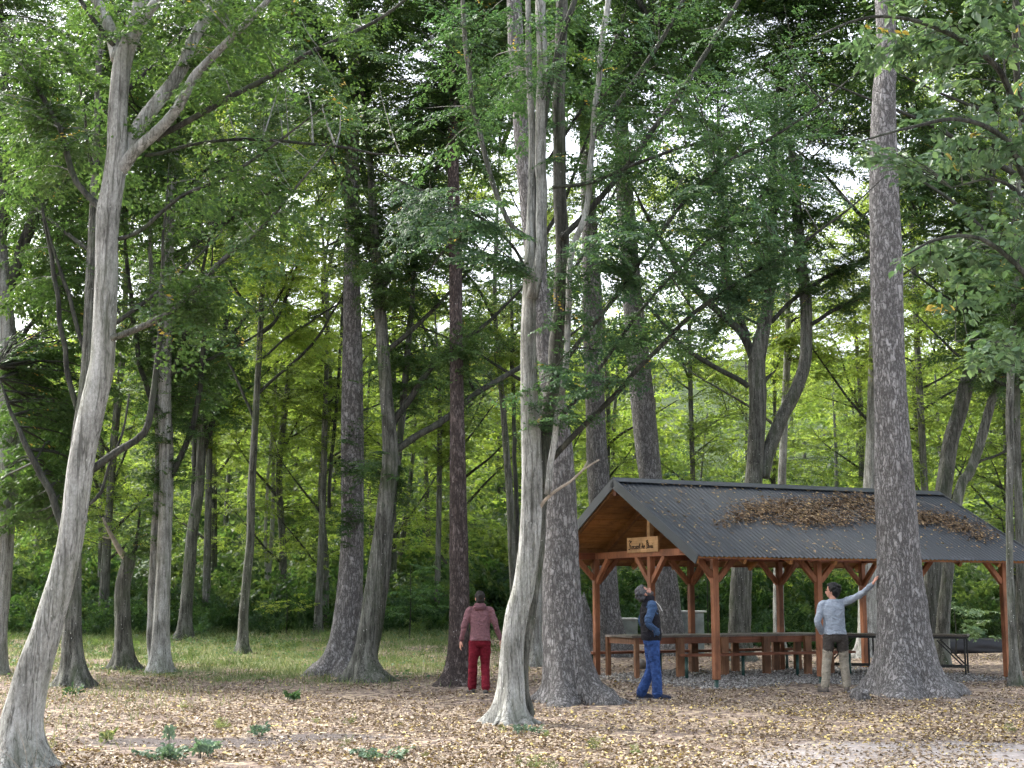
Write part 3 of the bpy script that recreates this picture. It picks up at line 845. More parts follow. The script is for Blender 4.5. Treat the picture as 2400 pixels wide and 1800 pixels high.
make_tree('hornbeam_tree', 'leaning mossy hornbeam with two thick limbs forking right, in front of a spruce',
    [(858, 1597, 60), (856, 1560, 50), (861, 1500, 43), (868, 1440, 41), (880, 1350, 39), (893, 1260, 38), (903, 1180, 38), (912, 1100, 39), (914, 1052, 38), (910, 980, 34), (905, 925, 32), (898, 817, 30), (892, 740, 29), (888, 672, 27), (878, 560, 22), (870, 420, 18)],
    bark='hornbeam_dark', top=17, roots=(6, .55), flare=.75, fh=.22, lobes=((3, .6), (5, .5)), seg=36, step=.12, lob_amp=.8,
    limbs=[limb([(914, 1060), (934, 1048), (990, 1010), (1053, 969), (1115, 915), (1170, 880), (1216, 850)], (19, 9), ext=2.5, dy=1.0),
           limb([(912, 1010), (927, 980), (959, 933), (1000, 870), (1030, 835), (1053, 817)], (18, 10), ext=2.5, dy=.4),
           limb([(1110, 916, .8), (1098, 880, .8), (1092, 850, .8)], (8, 5), bare=True),
           limb([(868, 1590, .5), (872, 1540, .5), (884, 1490, .5), (898, 1381, .5), (912, 1254, .5), (925, 1140, .5), (936, 1040, .5), (948, 900, .5), (960, 760, .5)], (26, 10), bark='hornbeam_dark', ext=3),
           limb([(890, 700), (930, 600), (960, 520), (1010, 430)], (14, 7), ext=2.5, dy=-.5), limb([(888, 660), (860, 560), (820, 470)], (12, 6), ext=2)],
    auto=5, auto_h=(6, 14), crown=[(760, 120, .5, 260, 160, 3, 30), (860, -40, 0, 340, 150, 3, 50), (1000, 860, 1, 130, 100, 1.5, 26), (940, 560, 0, 200, 200, 2.5, 80), (930, 180, 0, 360, 320, 3.4, 100), (870, 1080, .3, 50, 60, .6, 8)], leaf='leaf')

make_tree('pine_tree', 'straight reddish brown conifer trunk beside the man in maroon',
    [(1068, 1606, 62), (1070, 1575, 52), (1075, 1520, 47), (1077, 1417, 45), (1075, 1300, 42), (1073, 1179, 39), (1072, 1060, 37), (1071, 962, 35), (1070, 850, 33), (1069, 745, 31), (1068, 618, 30), (1064, 480, 28), (1061, 340, 26), (1062, 217, 24), (1055, 100, 22)],
    bark='spruce_red', top=20, roots=(5, .4), flare=.55, fh=.2, lobes=((4, .5), (3, .4)), seg=32, step=.12, limb_bark='limb', top_n=20, leaf='leaf',
    limbs=[limb([(1063, 560), (1030, 600), (1000, 640)], (8, 3), bare=True)], crown=[(1120, -30, .5, 300, 150, 2.6, 44), (1090, 800, -.3, 60, 60, .6, 8), (1080, 200, .5, 260, 240, 2.6, 50)])

make_tree('hornbeam_tree', 'pale multi stemmed hornbeam bending over the fluted foot in the middle of the glade',
    [(1194, 1698, 70), (1196, 1660, 61), (1199, 1610, 59), (1201, 1525, 54), (1212, 1440, 53), (1227, 1381, 51), (1239, 1290, 48), (1245, 1200, 48), (1246, 1120, 47), (1244, 1030, 45), (1241, 960, 42), (1239, 880, 39), (1238, 800, 37), (1240, 700, 34), (1243, 600, 30), (1247, 480, 24), (1248, 325, 18), (1240, 163, 15), (1238, 20, 13)],
    bark='hornbeam', top=15, roots=(8, .4), flare=.6, fh=.16, lobes=((5, .6), (3, .4), (8, .3)), seg=52, step=.07, lob_amp=.8, limb_bark='hornbeam_dark', rough=.03,
    limbs=[limb([(1228, 1690, .25), (1240, 1672, .25), (1232, 1640, .25), (1228, 1600, .25), (1231, 1525, .25), (1246, 1417, .25), (1263, 1300, .25), (1272, 1200, .2), (1280, 1100, .2), (1288, 1000, .2)], (26, 24), bark='hornbeam_dark', bare=True),
           limb([(1268, 1140, .1), (1276, 1060, .1), (1285, 980, .15), (1300, 880, .2), (1307, 780, .2), (1315, 640, .2), (1320, 560, .2), (1313, 470, .2), (1310, 362, .2), (1313, 181, .2), (1318, 0, .2)], (40, 26), bark='hornbeam_dark', ext=3),
           limb([(1250, 700, -.1), (1266, 600, -.1), (1270, 452, -.1), (1267, 362, -.1), (1270, 145, -.1), (1266, 0, -.1)], (28, 24), bark='hornbeam', ext=3),
           limb([(1281, 1160, -.15), (1292, 1080, -.15), (1303, 990, -.15), (1318, 900, -.15), (1332, 800, -.1), (1334, 640, 0), (1352, 560, 0), (1375, 488, 0), (1385, 360, 0), (1395, 253, 0), (1424, 18, 0)], (15, 14), bark='hornbeam', ext=3),
           limb([(1268, 330, -.1), (1290, 190, -.1), (1320, 80, -.1), (1345, 0, -.1)], (16, 12), bark='limb', ext=2),
           limb([(1262, 1200), (1274, 1179), (1300, 1155), (1335, 1135), (1364, 1106), (1400, 1081)], (10, 4), bark='dead', bare=True, dy=-.4),
           limb([(1360, 1110, -.3), (1372, 1090, -.3), (1376, 1080, -.3)], (5, 2), bark='dead', bare=True),
           limb([(1296, 1075), (1321, 1048), (1379, 991), (1430, 940), (1476, 893), (1523, 846), (1596, 774), (1700, 700), (1800, 640)], (15, 7), bark='limb', ext=1.5, dy=-1.5),
           limb([(1310, 985), (1332, 954), (1393, 882), (1451, 792), (1509, 716), (1560, 654), (1640, 570), (1730, 490)], (12, 6), bark='limb', ext=2, dy=.8),
           limb([(1325, 850), (1346, 820), (1415, 734), (1480, 650), (1560, 540), (1650, 440), (1750, 380)], (12, 6), bark='limb', ext=2, dy=-1.0),
           limb([(1318, 560), (1370, 500), (1470, 380), (1560, 250), (1650, 120), (1720, 0)], (16, 10), bark='limb', ext=2, dy=1.0),
           limb([(1385, 330), (1450, 240), (1520, 140), (1580, 40)], (12, 8), bark='limb', ext=2),
           limb([(1295, 440), (1380, 434), (1470, 400), (1600, 360)], (10, 5), bark='limb', ext=1.5, dy=-.6),
           limb([(1235, 560), (1190, 520), (1150, 420), (1120, 300), (1095, 150), (1085, 0)], (13, 10), bark='hornbeam_dark', ext=2, dy=-.4),
           limb([(1240, 640), (1180, 560), (1080, 500), (980, 470)], (8, 4), bark='limb', ext=1, dy=-1.2),
           limb([(1290, 900), (1310, 850), (1350, 830), (1390, 840)], (6, 3), bark='limb', dy=-.6)],
    crown=[(1060, 510, -1.2, 220, 90, 1.0, 22), (1420, 560, -1.2, 180, 100, 1.0, 18), (1315, 870, -.6, 50, 60, .4, 8), (1335, 950, -.5, 40, 50, .3, 4), (1480, 740, 0, 180, 110, 1.3, 16), (1660, 520, 0, 280, 170, 2.4, 24), (1600, 200, 0, 340, 260, 2.6, 36),
           (1180, 170, .5, 330, 250, 2.6, 28), (1760, 600, -1, 160, 80, 1.2, 16), (1760, 380, .5, 200, 180, 1.8, 18)],
    leaf='leaf_cool', leaf_len=.078, top_n=30)

make_tree('spruce_tree', 'massive flaring spruce at the pavilion corner, right behind the pale multi stemmed hornbeam',
    [(1344, 1650, 110), (1338, 1610, 98), (1330, 1540, 98), (1321, 1440, 90), (1316, 1345, 82), (1315, 1240, 72), (1313, 1106, 64), (1300, 960, 58), (1286, 860, 55), (1272, 760, 52), (1258, 640, 49), (1242, 480, 45), (1228, 340, 43), (1218, 200, 41), (1206, 40, 39)],
    depth=22.4, bark='spruce', top=26, roots=(7, .85), flare=.75, fh=.26, lobes=((5, .55), (3, .4), (7, .25)), seg=60, step=.09, lob_amp=.65, top_n=14, leaf='leaf', rough=.045)

make_tree('spruce_tree', 'grey spruce leaning slightly, rising behind the left gable of the pavilion roof',
    [(1436, 1552, 78), (1432, 1500, 68), (1424, 1453, 63), (1415, 1330, 56), (1408, 1200, 53), (1400, 1070, 50), (1395, 920, 48), (1390, 780, 46), (1384, 600, 41), (1376, 400, 35), (1370, 200, 28)],
    depth=36.5, bark='spruce', top=25, flare=.5, fh=.3, seg=28, step=.2, top_n=14, leaf='leaf')

make_tree('spruce_tree', 'thick leaning spruce behind the pavilion, above the near end of the ridge',
    [(1574, 1552, 66), (1572, 1500, 58), (1567, 1441, 56), (1556, 1340, 55), (1540, 1220, 56), (1520, 1088, 56), (1502, 890, 53), (1487, 745, 51), (1474, 600, 46), (1462, 420, 39), (1455, 200, 30)],
    depth=37.5, bark='spruce', top=25, flare=.5, fh=.3, seg=28, step=.2, top_n=14, leaf='leaf')

make_tree('spruce_tree', 'giant spruce with wide flaring foot in front of the pavilion, touched by a man',
    [(2130, 1636, 142), (2126, 1600, 130), (2122, 1540, 122), (2116, 1450, 108), (2108, 1345, 97), (2102, 1200, 90), (2095, 1070, 86), (2090, 960, 81), (2085, 853, 77), (2080, 740, 75), (2077, 636, 73), (2074, 542, 70), (2071, 440, 67), (2070, 344, 64), (2072, 220, 58), (2078, 80, 50)],
    bark='spruce', depth=24.0, top=27, roots=(7, .8), flare=.62, fh=.28, lobes=((5, .5), (3, .45), (8, .25)), seg=64, step=.09, lob_amp=.6, top_n=14, leaf='leaf', rough=.04)

make_tree('hornbeam_tree', 'gnarled grey hornbeam forking wide above the middle of the pavilion roof',
    [(1732, 1545, 60), (1733, 1480, 50), (1737, 1350, 46), (1752, 1220, 44), (1764, 1150, 43), (1770, 1088, 42), (1775, 1000, 41), (1777, 925, 41), (1773, 860, 40), (1782, 800, 34), (1795, 740, 28), (1806, 640, 24), (1812, 500, 20)],
    depth=35.5, bark='hornbeam_dark', top=17, seg=32, step=.09, rough=.06,
    limbs=[limb([(1772, 860), (1745, 790), (1701, 745), (1661, 708), (1600, 643), (1560, 580)], (22, 10), ext=2), limb([(1756, 905), (1719, 882), (1672, 860), (1600, 810), (1540, 740)], (14, 7), ext=1.5),
           limb([(1755, 790), (1725, 720), (1740, 690), (1790, 640), (1800, 600)], (14, 8), ext=1.5), limb([(1788, 900), (1800, 885), (1818, 868)], (12, 4), bare=True),
           limb([(1785, 1120, .1), (1803, 1052, .1), (1831, 980, .1), (1860, 925, .1), (1886, 853, .1), (1890, 745, .1), (1886, 672, .1), (1875, 600, .1), (1866, 480, .1)], (34, 22), bark='hornbeam_dark', ext=4),
           limb([(1808, 755), (1850, 710), (1920, 660), (1980, 630), (2040, 600)], (11, 6), ext=1.5), limb([(1900, 760), (1960, 725), (2010, 700), (2050, 680)], (10, 6), ext=1.5),
           limb([(1715, 740), (1700, 660), (1695, 580), (1690, 480)], (20, 12), ext=3)],
    auto=3, auto_h=(8, 14), crown=[(1740, -40, 0, 340, 160, 3, 56), (2040, 0, 0, 280, 170, 3.4, 20), (1800, 520, 0, 300, 180, 2.5, 76), (1720, 250, 0, 380, 330, 3.4, 104), (1780, 140, 1, 160, 120, 2.5, 16), (2000, 260, 0, 280, 300, 3.4, 26), (1950, 640, 0, 130, 90, 2, 22), (1640, 760, 1, 110, 110, 1.5, 14)], leaf='leaf')

make_tree('hornbeam_tree', 'dark leaning trunk behind the far end of the pavilion roof',
    [(2170, 1545, 46), (2180, 1440, 40), (2192, 1290, 38), (2215, 1124, 38), (2229, 1034, 38), (2251, 962, 36), (2266, 900, 35), (2280, 853, 34), (2294, 763, 30), (2302, 672, 26), (2310, 560, 22)], depth=34.5, bark='hornbeam_dark', top=16, seg=26,
    limbs=[limb([(2272, 890), (2330, 800), (2360, 720), (2375, 640)], (18, 10), ext=2), limb([(2300, 720), (2345, 650), (2355, 600)], (10, 6), ext=2)],
    auto=4, auto_h=(7, 14), crown=[(2180, 500, .5, 190, 220, 3, 30), (2300, 0, 0, 260, 170, 3, 40), (2300, 620, 0, 170, 160, 2.5, 50), (2260, 220, 0, 260, 330, 3.4, 66)], leaf='leaf')
make_tree('hornbeam_tree', 'narrower tilted trunk leaning further right beside the dark leaning trunk',
    [(2205, 1545, 32), (2216, 1400, 28), (2247, 1160, 24), (2273, 1106, 23), (2298, 1034, 22), (2323, 944, 20), (2345, 900, 18), (2385, 800, 15)], depth=33.6, bark='hornbeam_dark', top=14, seg=20,
    limbs=[limb([(2277, 1100), (2300, 1080), (2330, 1070), (2350, 1060)], (7, 4), ext=.6)], auto=4, auto_h=(7, 12), crown=[(2340, 780, 0, 150, 150, 2, 44)], leaf='leaf')
make_tree('hornbeam_tree', 'slim speckled tree overlapping the right end of the pavilion roof',
    [(2378, 1592, 26), (2376, 1550, 20), (2371, 1451, 18), (2366, 1316, 17), (2366, 1147, 17), (2369, 1060, 17), (2366, 962, 17), (2374, 780, 16), (2380, 654, 15), (2386, 500, 13)], depth=26.5, bark='hornbeam_dark', top=14, seg=20,
    auto=3, auto_h=(7, 12), crown=[(2380, 640, 0, 120, 200, 1.5, 22)], leaf='leaf')
make_tree('hornbeam_tree', 'dark upright trunk at the right edge behind the slim speckled tree',
    [(2402, 1570, 30), (2396, 1450, 24), (2390, 1250, 20), (2384, 1080, 19), (2382, 900, 17), (2386, 700, 15)], depth=32, bark='hornbeam_dark', top=15, seg=18,
    auto=4, auto_h=(6, 13), crown=[(2380, 760, 0, 130, 200, 2, 30)], leaf='leaf')
make_tree('hornbeam_tree', 'thin white flecked trunk seen through the middle of the pavilion',
    [(1826, 1540, 30), (1826, 1480, 25), (1824, 1417, 24), (1826, 1300, 23), (1832, 1150, 20), (1838, 1000, 18), (1846, 800, 15)], depth=40, bark='hornbeam', top=17, seg=18,
    auto=5, auto_h=(6, 15), crown=[(1840, 760, 0, 180, 170, 3, 34)], leaf='leaf_sun', leaf_len=.1, spm=9, nl=5)
make_tree('hornbeam_tree', 'stout white flecked trunk seen between the leaning man and the giant spruce',
    [(2036, 1545, 54), (2034, 1480, 46), (2033, 1417, 43), (2036, 1300, 41), (2042, 1150, 38), (2048, 1000, 35), (2052, 800, 30)], depth=38.5, bark='hornbeam', top=18, seg=26,
    auto=5, auto_h=(6, 15), crown=[(2040, 760, 0, 180, 170, 3, 34)], leaf='leaf_sun', leaf_len=.1, spm=9, nl=5)
make_tree('hornbeam_tree', 'two thin stems seen left of the pale hornbeam, behind the man in maroon',
    [(1203, 1500, 22), (1204, 1400, 19), (1200, 1300, 18), (1196, 1180, 17), (1184, 1020, 15), (1172, 880, 13), (1160, 740, 11)], depth=36, bark='hornbeam_dark', top=15, seg=14,
    limbs=[limb([(1212, 1490, .2), (1214, 1350, .2), (1212, 1200, .2), (1206, 1060, .2), (1202, 900, .2), (1200, 780, .2)], (12, 7), ext=3)], auto=4, auto_h=(6, 13), crown=[(1170, 800, 0, 120, 150, 2, 30)], leaf='leaf_sun', leaf_len=.1, spm=9, nl=5)
make_tree('hornbeam_tree', 'buttressed grey trunk glimpsed between the pale hornbeam and the massive spruce',
    [(1252, 1526, 40), (1254, 1500, 30), (1258, 1440, 26), (1264, 1340, 24), (1270, 1200, 22), (1272, 1000, 20), (1272, 800, 16)], depth=33, bark='hornbeam', top=15, seg=18, auto=4, auto_h=(6, 13), crown=[(1480, 130, .5, 260, 170, 3, 24), (1420, -30, 0, 340, 170, 3, 50), (1230, 700, 0, 160, 180, 2.5, 34), (1300, 200, 0, 330, 330, 3, 66)], leaf='leaf')
make_tree('hornbeam_tree', 'short dark pole trunk in the undergrowth between spruce and reddish conifer',
    [(1024, 1425, 17), (1025, 1360, 14), (1028, 1240, 13), (1030, 1100, 12), (1031, 960, 10)], depth=48, bark='hornbeam_dark', top=12, seg=12, step=.25, auto=4, auto_h=(5, 10), crown=[(1030, 1000, 0, 110, 130, 2.5, 24)], leaf='leaf_sun', leaf_len=.12, spm=8, nl=5)

# trees further back along the edge of the wood (copies of four grown ones)
edge_spots = [(-14.5, 50), (-11.2, 53), (-8.2, 50.5), (-4.6, 54), (-2.0, 51), (1.2, 50), (3.6, 53), (6.3, 49.5), (9.4, 52), (12.2, 50), (15.2, 53), (17.8, 50), (-17.5, 46), (18.5, 45), (-6.2, 47.5), (13.2, 45.5), (-20.0, 52), (-13.2, 46.5), (16.8, 48), (20.5, 51)]
protos = []
for i, (x, y) in enumerate(edge_spots):
    if i < 4:
        u = CX + x / y * F
        r = make_tree('hornbeam_tree', 'slender grown tree in the row along the edge of the wood', [(u, 1470, 20), (u + 4, 1300, 17), (u + random.uniform(-14, 14), 1100, 15), (u + random.uniform(-25, 25), 850, 12), (u + random.uniform(-30, 30), 600, 9)],
            depth=y, bark='hornbeam_dark', top=19, seg=12, step=.35, auto=11, auto_h=(2.2, 17), crown=[(u, 1190, 0, 190, 150, 2.6, 12), (u, 930, 0, 210, 200, 3, 26), (u, 620, 0, 260, 200, 3.4, 38), (u, 330, 0, 240, 180, 3.2, 30)], leaf='leaf_sun', leaf_len=.14, spm=7, nl=5, twig=.7,
            group='trees along the edge of the wood', top_n=0, rough=.02)
        protos.append(r)
    else:
        src = protos[i % 4]
        c = src.copy(); COL.objects.link(c)
        c.location = (x, y, float(H(x, y))); c.rotation_euler = (0, 0, random.uniform(0, 6.28)); s_ = random.uniform(.8, 1.1); c.scale = (s_, s_, s_ * random.uniform(.9, 1.05))
        for ch in src.children:
            k_ = ch.copy(); COL.objects.link(k_); k_.parent = c

# ------------------------------------------------------------------ the far wood on the hillside (one mass)
def far_wood():
    S, T, tr = [], [], []
    n = 0
    while n < 120:
        y = rng.uniform(56, 118); x = rng.uniform(-.42 * y - 6, .42 * y + 6)
        z = float(H(x, y)); h = rng.uniform(8, 13)
        top = np.array((x + rng.normal(0, .6), y, z + h))
        tr.append((np.array((x, y, z - .3)), top))
        nb = 30
        f = rng.uniform(.10, 1.0, nb)
        s = np.array((x, y, z))[None] + f[:, None] * (top - np.array((x, y, z)))[None]
        az = rng.uniform(0, 6.28, nb); L_ = rng.uniform(1.2, 3.2, nb) * (.55 + .8 * np.sin(math.pi * np.clip(f * .9, 0, 1)))
        t = s + np.stack([np.cos(az) * L_, np.sin(az) * L_, L_ * rng.uniform(.1, 1.0, nb)], -1)
        S.append(s); T.append(t); n += 1
    S, T = np.concatenate(S), np.concatenate(T)
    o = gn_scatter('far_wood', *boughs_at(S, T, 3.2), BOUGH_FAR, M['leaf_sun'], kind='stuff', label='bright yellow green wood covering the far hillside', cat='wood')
    a = np.array([p for p, q in tr]); b = np.array([q for p, q in tr])
    V, Fq = twigs(a, b, .5 * (a + b) + rng.normal(0, .3, a.shape), rng.uniform(.09, .2, len(a)), 6, 7)
    np_obj('trunks', V, Fq, M['hornbeam_dark'], o, kind='stuff')
far_wood()

# undergrowth along the edge of the wood
def undergrowth(name, label, mat, n, y0, gy, smin, smax, cap):
    y = y0 + rng.gamma(1.25, gy, n); x = rng.uniform(-.40 * y - 3, .40 * y + 3)
    y = y + np.where(x > 4, -1.2, 0) + np.where(x < -9, -2.0, 0) + 1.2 * lumps(x, y, .5, 2)
    k = y < cap; x, y = x[k], y[k]; n = len(x)
    P = np.stack([x, y, H(x, y) - .05], -1)
    rot = np.stack([rng.normal(0, .12, n), rng.normal(0, .12, n), rng.uniform(0, 6.28, n)], -1)
    s = rng.uniform(smin, smax, n) * (.6 + .7 * ss(45, 52, y) + .9 * ss(52, 75, y))
    gn_scatter(name, P, rot, s, SHRUB, M[mat], kind='stuff', label=label, cat='undergrowth')
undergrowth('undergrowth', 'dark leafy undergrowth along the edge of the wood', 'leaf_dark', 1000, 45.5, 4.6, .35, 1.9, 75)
undergrowth('shrubbery', 'brighter green shrubs climbing the hillside behind the undergrowth', 'leaf_mid', 1150, 48.0, 13.0, .6, 1.9, 120)

# ------------------------------------------------------------------ broad leaved tree reaching in from the right
def near_tree():
    Y = 11.0
    base = np.array((5.9, Y, float(H(5.9, Y))))
    root = empty('broadleaf_tree', tuple(base))
    tag(root, 'broad leaved tree hanging pale green leaves into the top right corner', 'tree')
    pts = [np.array(p) for p in ((0, 0, 0), (.05, 0, 1.2), (.0, .1, 2.6), (-.1, .1, 4.2), (-.1, 0, 6.0), (0, .1, 8.5), (.1, 0, 11))]
    P, V, Fq = trunk_mesh(pts, [.17, .15, .14, .13, .11, .08, .03], .15, 24, .5, .2, ((4, .5), (3, .4)), 77)
    np_obj('trunk', V, Fq, M['hornbeam'], root, smooth=True)
    specs = [[(2460, 330), (2330, 150), (2180, 60), (2040, 40), (1900, 90)], [(2470, 480), (2360, 330), (2250, 280), (2130, 300), (2020, 330)], [(2480, 760), (2400, 640), (2300, 560), (2200, 560), (2120, 600)],
             [(2490, 930), (2420, 860), (2330, 800), (2240, 800)], [(2460, 200), (2380, 0), (2300, -120), (2150, -200)], [(2470, 620), (2400, 470), (2330, 420), (2230, 440)]]
    skel = []
    for i, sp in enumerate(specs):
        dy = random.uniform(-.8, .6)
        h = [np.array((0, 0, at(0, sp[0][1], Y)[2] - .5 - base[2]))] + [at(u, v, Y + dy * k / 3) - base for k, (u, v) in enumerate(sp)]
        LP, lr = catmull(h, np.linspace(.035, .006, len(h)), .12)
        V, Fq = tube_np(LP, lr, 6)
        np_obj('limb', V, Fq, M['limb'], root, smooth=True)
        skel.append(LP[len(LP) // 4:])
    K = np.concatenate(skel)
    T = []
    for (u, v, dY, ru, rv, rY, n) in [(2280, 80, -.2, 200, 110, .8, 26), (2060, 90, -.2, 150, 70, .6, 10), (2290, 300, 0, 150, 110, .7, 24), (2090, 330, 0, 90, 50, .5, 5), (2320, 560, 0, 110, 120, .7, 22), (2180, 580, 0, 70, 60, .5, 6), (2330, 800, .2, 100, 90, .6, 13), (2560, 300, 0, 160, 500, 1.2, 26)]:
        T.append(in_ellipsoid(at(u, v, Y + dY) - base, (ru * Y / F, rY, rv * Y / F), n))
    T = np.concatenate(T); S = attach(K, T); C = controls(S, T)
    ln = np.linalg.norm(T - S, axis=1)
    V, Fq = twigs(S, T, C, .003 + .004 * ln)
    np_obj('branches', V, Fq, M['limb'], root, kind='stuff')
    V, Fq, ti = sprays(S, T, C, .082, 15, 5, twig=.34, yellow=.012, six=True, droop=.25)
    V = V.reshape(-1, 6, 3); ti = ti[::2]
    # the leaves that show largest become parts of their own
    Wp = V.mean(1) + base
    a = math.cos(PITCH) * Wp[:, 1] + math.sin(PITCH) * (Wp[:, 2] - EYE)
    uu = CX + Wp[:, 0] / a * F; vv = CY - (-math.sin(PITCH) * Wp[:, 1] + math.cos(PITCH) * (Wp[:, 2] - EYE)) / a * F
    nrm = unit(np.cross(V[:, 3] - V[:, 0], V[:, 1] - V[:, 5]))
    face = np.abs((nrm * unit(Wp - np.array((0, 0, EYE)))).sum(-1)) * np.linalg.norm(V[:, 3] - V[:, 0], axis=1)
    ok = (uu > 1850) & (uu < 2395) & (vv > 5) & (vv < 1000)
    pick = np.where(ok)[0]; pick = pick[np.argsort(-face[pick])][:290]
    tmpl = []
    for k in range(8):
        v, f = leaf_quads(np.zeros((1, 3)), np.array([[0, 1.0, 0]]), np.array([[0, 0, 1.0]]), np.ones(1), np.array([.52 + .02 * k]), six=True)
        tmpl.append(np_mesh('leaf', v, f, M['leaf_big'], attrs={'tint': ('FACE', np.full(2, [.1, .25, .4, .5, .62, .75, .9, .99][k]))}))
    for i in pick:
        p = V[i]; D = unit(p[3] - p[0]); S_ = unit(p[1] - p[5]); N_ = np.cross(S_, D); S_ = np.cross(D, N_)
        L_ = np.linalg.norm(p[3] - p[0])
        me = tmpl[7] if ti[i] > .97 else tmpl[min(6, int(ti[i] * 7))]
        o = bpy.data.objects.new('leaf', me); link(o, root)
        o.matrix_local = Matrix(((S_[0] * L_, D[0] * L_, N_[0] * L_, p[0][0]), (S_[1] * L_, D[1] * L_, N_[1] * L_, p[0][1]), (S_[2] * L_, D[2] * L_, N_[2] * L_, p[0][2]), (0, 0, 0, 1)))
    keep = np.ones(len(V), bool); keep[pick] = False
    V = V[keep]; n = len(V); b = np.arange(n)[:, None] * 6
    Fq = np.concatenate([b + np.array([[0, 1, 2, 3]]), b + np.array([[0, 3, 4, 5]])], 1).reshape(-1, 4)
    np_obj('crown', V.reshape(-1, 3), Fq, M['leaf_big'], root, attrs={'tint': ('FACE', np.repeat(ti[keep], 2))}, kind='stuff')
near_tree()

# ------------------------------------------------------------------ pavilion
M['stain'] = wood_mat('red_stained_timber', (.21, .078, .036), (.36, .15, .072), 2)
M['stain_x'] = wood_mat('red_stained_beam', (.15, .05, .025), (.27, .10, .05), 0)
M['board'] = wood_mat('orange_soffit_board', (.26, .115, .034), (.46, .23, .07), 0)
M['rafter'] = wood_mat('pine_rafter', (.28, .125, .04), (.42, .21, .08), 1)
M['pine'] = wood_mat('pale_pine', (.40, .22, .09), (.56, .34, .16), 1)
M['table_top'] = wood_mat('weathered_table_top', (.12, .10, .085), (.26, .22, .19), 0, .45)
M['table_leg'] = wood_mat('table_timber', (.16, .07, .035), (.28, .14, .07), 2)
M['roof'] = plain_mat('slate_grey_roof_sheet', (.019, .0255, .034), .5, .22, 3.0, metal=0.0, bmp=.05, spec=.5, stretch=(1, .4, 1))
M['trim'] = plain_mat('slate_grey_trim', (.045, .052, .060), .45, .1, 3.0, bmp=.02, spec=.5)
M['green_pipe'] = plain_mat('dark_green_paint', (.018, .055, .045), .4, .2, 12, bmp=.05)
M['ink'] = plain_mat('burnt_lettering', (.035, .018, .01), .8, .2, 20, bmp=0)

pav = empty('pavilion', (PA[0], PA[1], 0.0), PAV_ROT)
tag(pav, 'open red timber pavilion with dark corrugated gable roof', 'pavilion')
X0, X1, EZ, RZ, OV = -.83, 7.45, 2.34, 3.87, .70
HALF = PAV_W / 2
SL = (RZ - EZ) / (HALF + OV)
def roof_z(y): return EZ + SL * ((y + OV) if y <= HALF else (PAV_W + OV - y))
SLEN = math.hypot(HALF + OV, RZ - EZ)
PS = .115
posts = [(t, w) for t in (0, 2.35, 4.7, 7.05) for w in (0, 4.3)] + [(0, 2.15)]
for (t, w) in posts:
    lift = .14 if w == 0 and t < 3 else .02
    p = MB().box((t - PS / 2, w - PS / 2, lift), (t + PS / 2, w + PS / 2, 2.38)).build('post', M['stain'], pav, bevel=.006)
    MB().tube([(t, w, -.2), (t, w, lift + .002)], .042, 12).build('post_foot', M['green_pipe'], p, smooth=True)
for w in (0, 4.3):
    MB().box((X0 + .12, w - .06, 2.382), (X1 - .1, w + .06, 2.515)).build('wall_plate', M['stain_x'], pav, bevel=.005)
for t in (0, 2.35, 4.7, 7.05):
    MB().box((t - .058, .062, 2.384), (t + .058, 4.238, 2.516)).build('tie_beam', M['stain_x'] if t else M['stain'], pav, bevel=.005)
    MB().box((t - .05, HALF - .05, 2.518), (t + .05, HALF + .05, 3.545)).build('king_post', M['pine'] if t == 0 else M['stain'], pav, bevel=.004)
MB().box((X0 + .02, HALF - .05, 3.55), (X1 - .02, HALF + .05, 3.70)).build('ridge_beam', M['stain_x'], pav, bevel=.004)
def brace(p, q): MB().bar(p, q, .08, .10, up=(0, 0, 1)).build('brace', M['stain'], pav, bevel=.004)
for (t, w) in posts:
    mid = (w == 2.15)
    if not mid:
        for s in (-1, 1):
            if (t == 7.05 and s > 0): continue
            if t == 0 and s < 0: continue
            brace((t + s * .05, w, 1.90), (t + s * .52, w, 2.39))
    for s in (-1, 1):
        if (w == 0 and s < 0) or (w == 4.3 and s > 0): continue
        brace((t, w + s * .05, 1.90), (t, w + s * .52, 2.39))
# outriggers under the front overhang of the plates
for w in (0, 4.3): brace((-.05, w, 1.98), (-.46, w, 2.39))
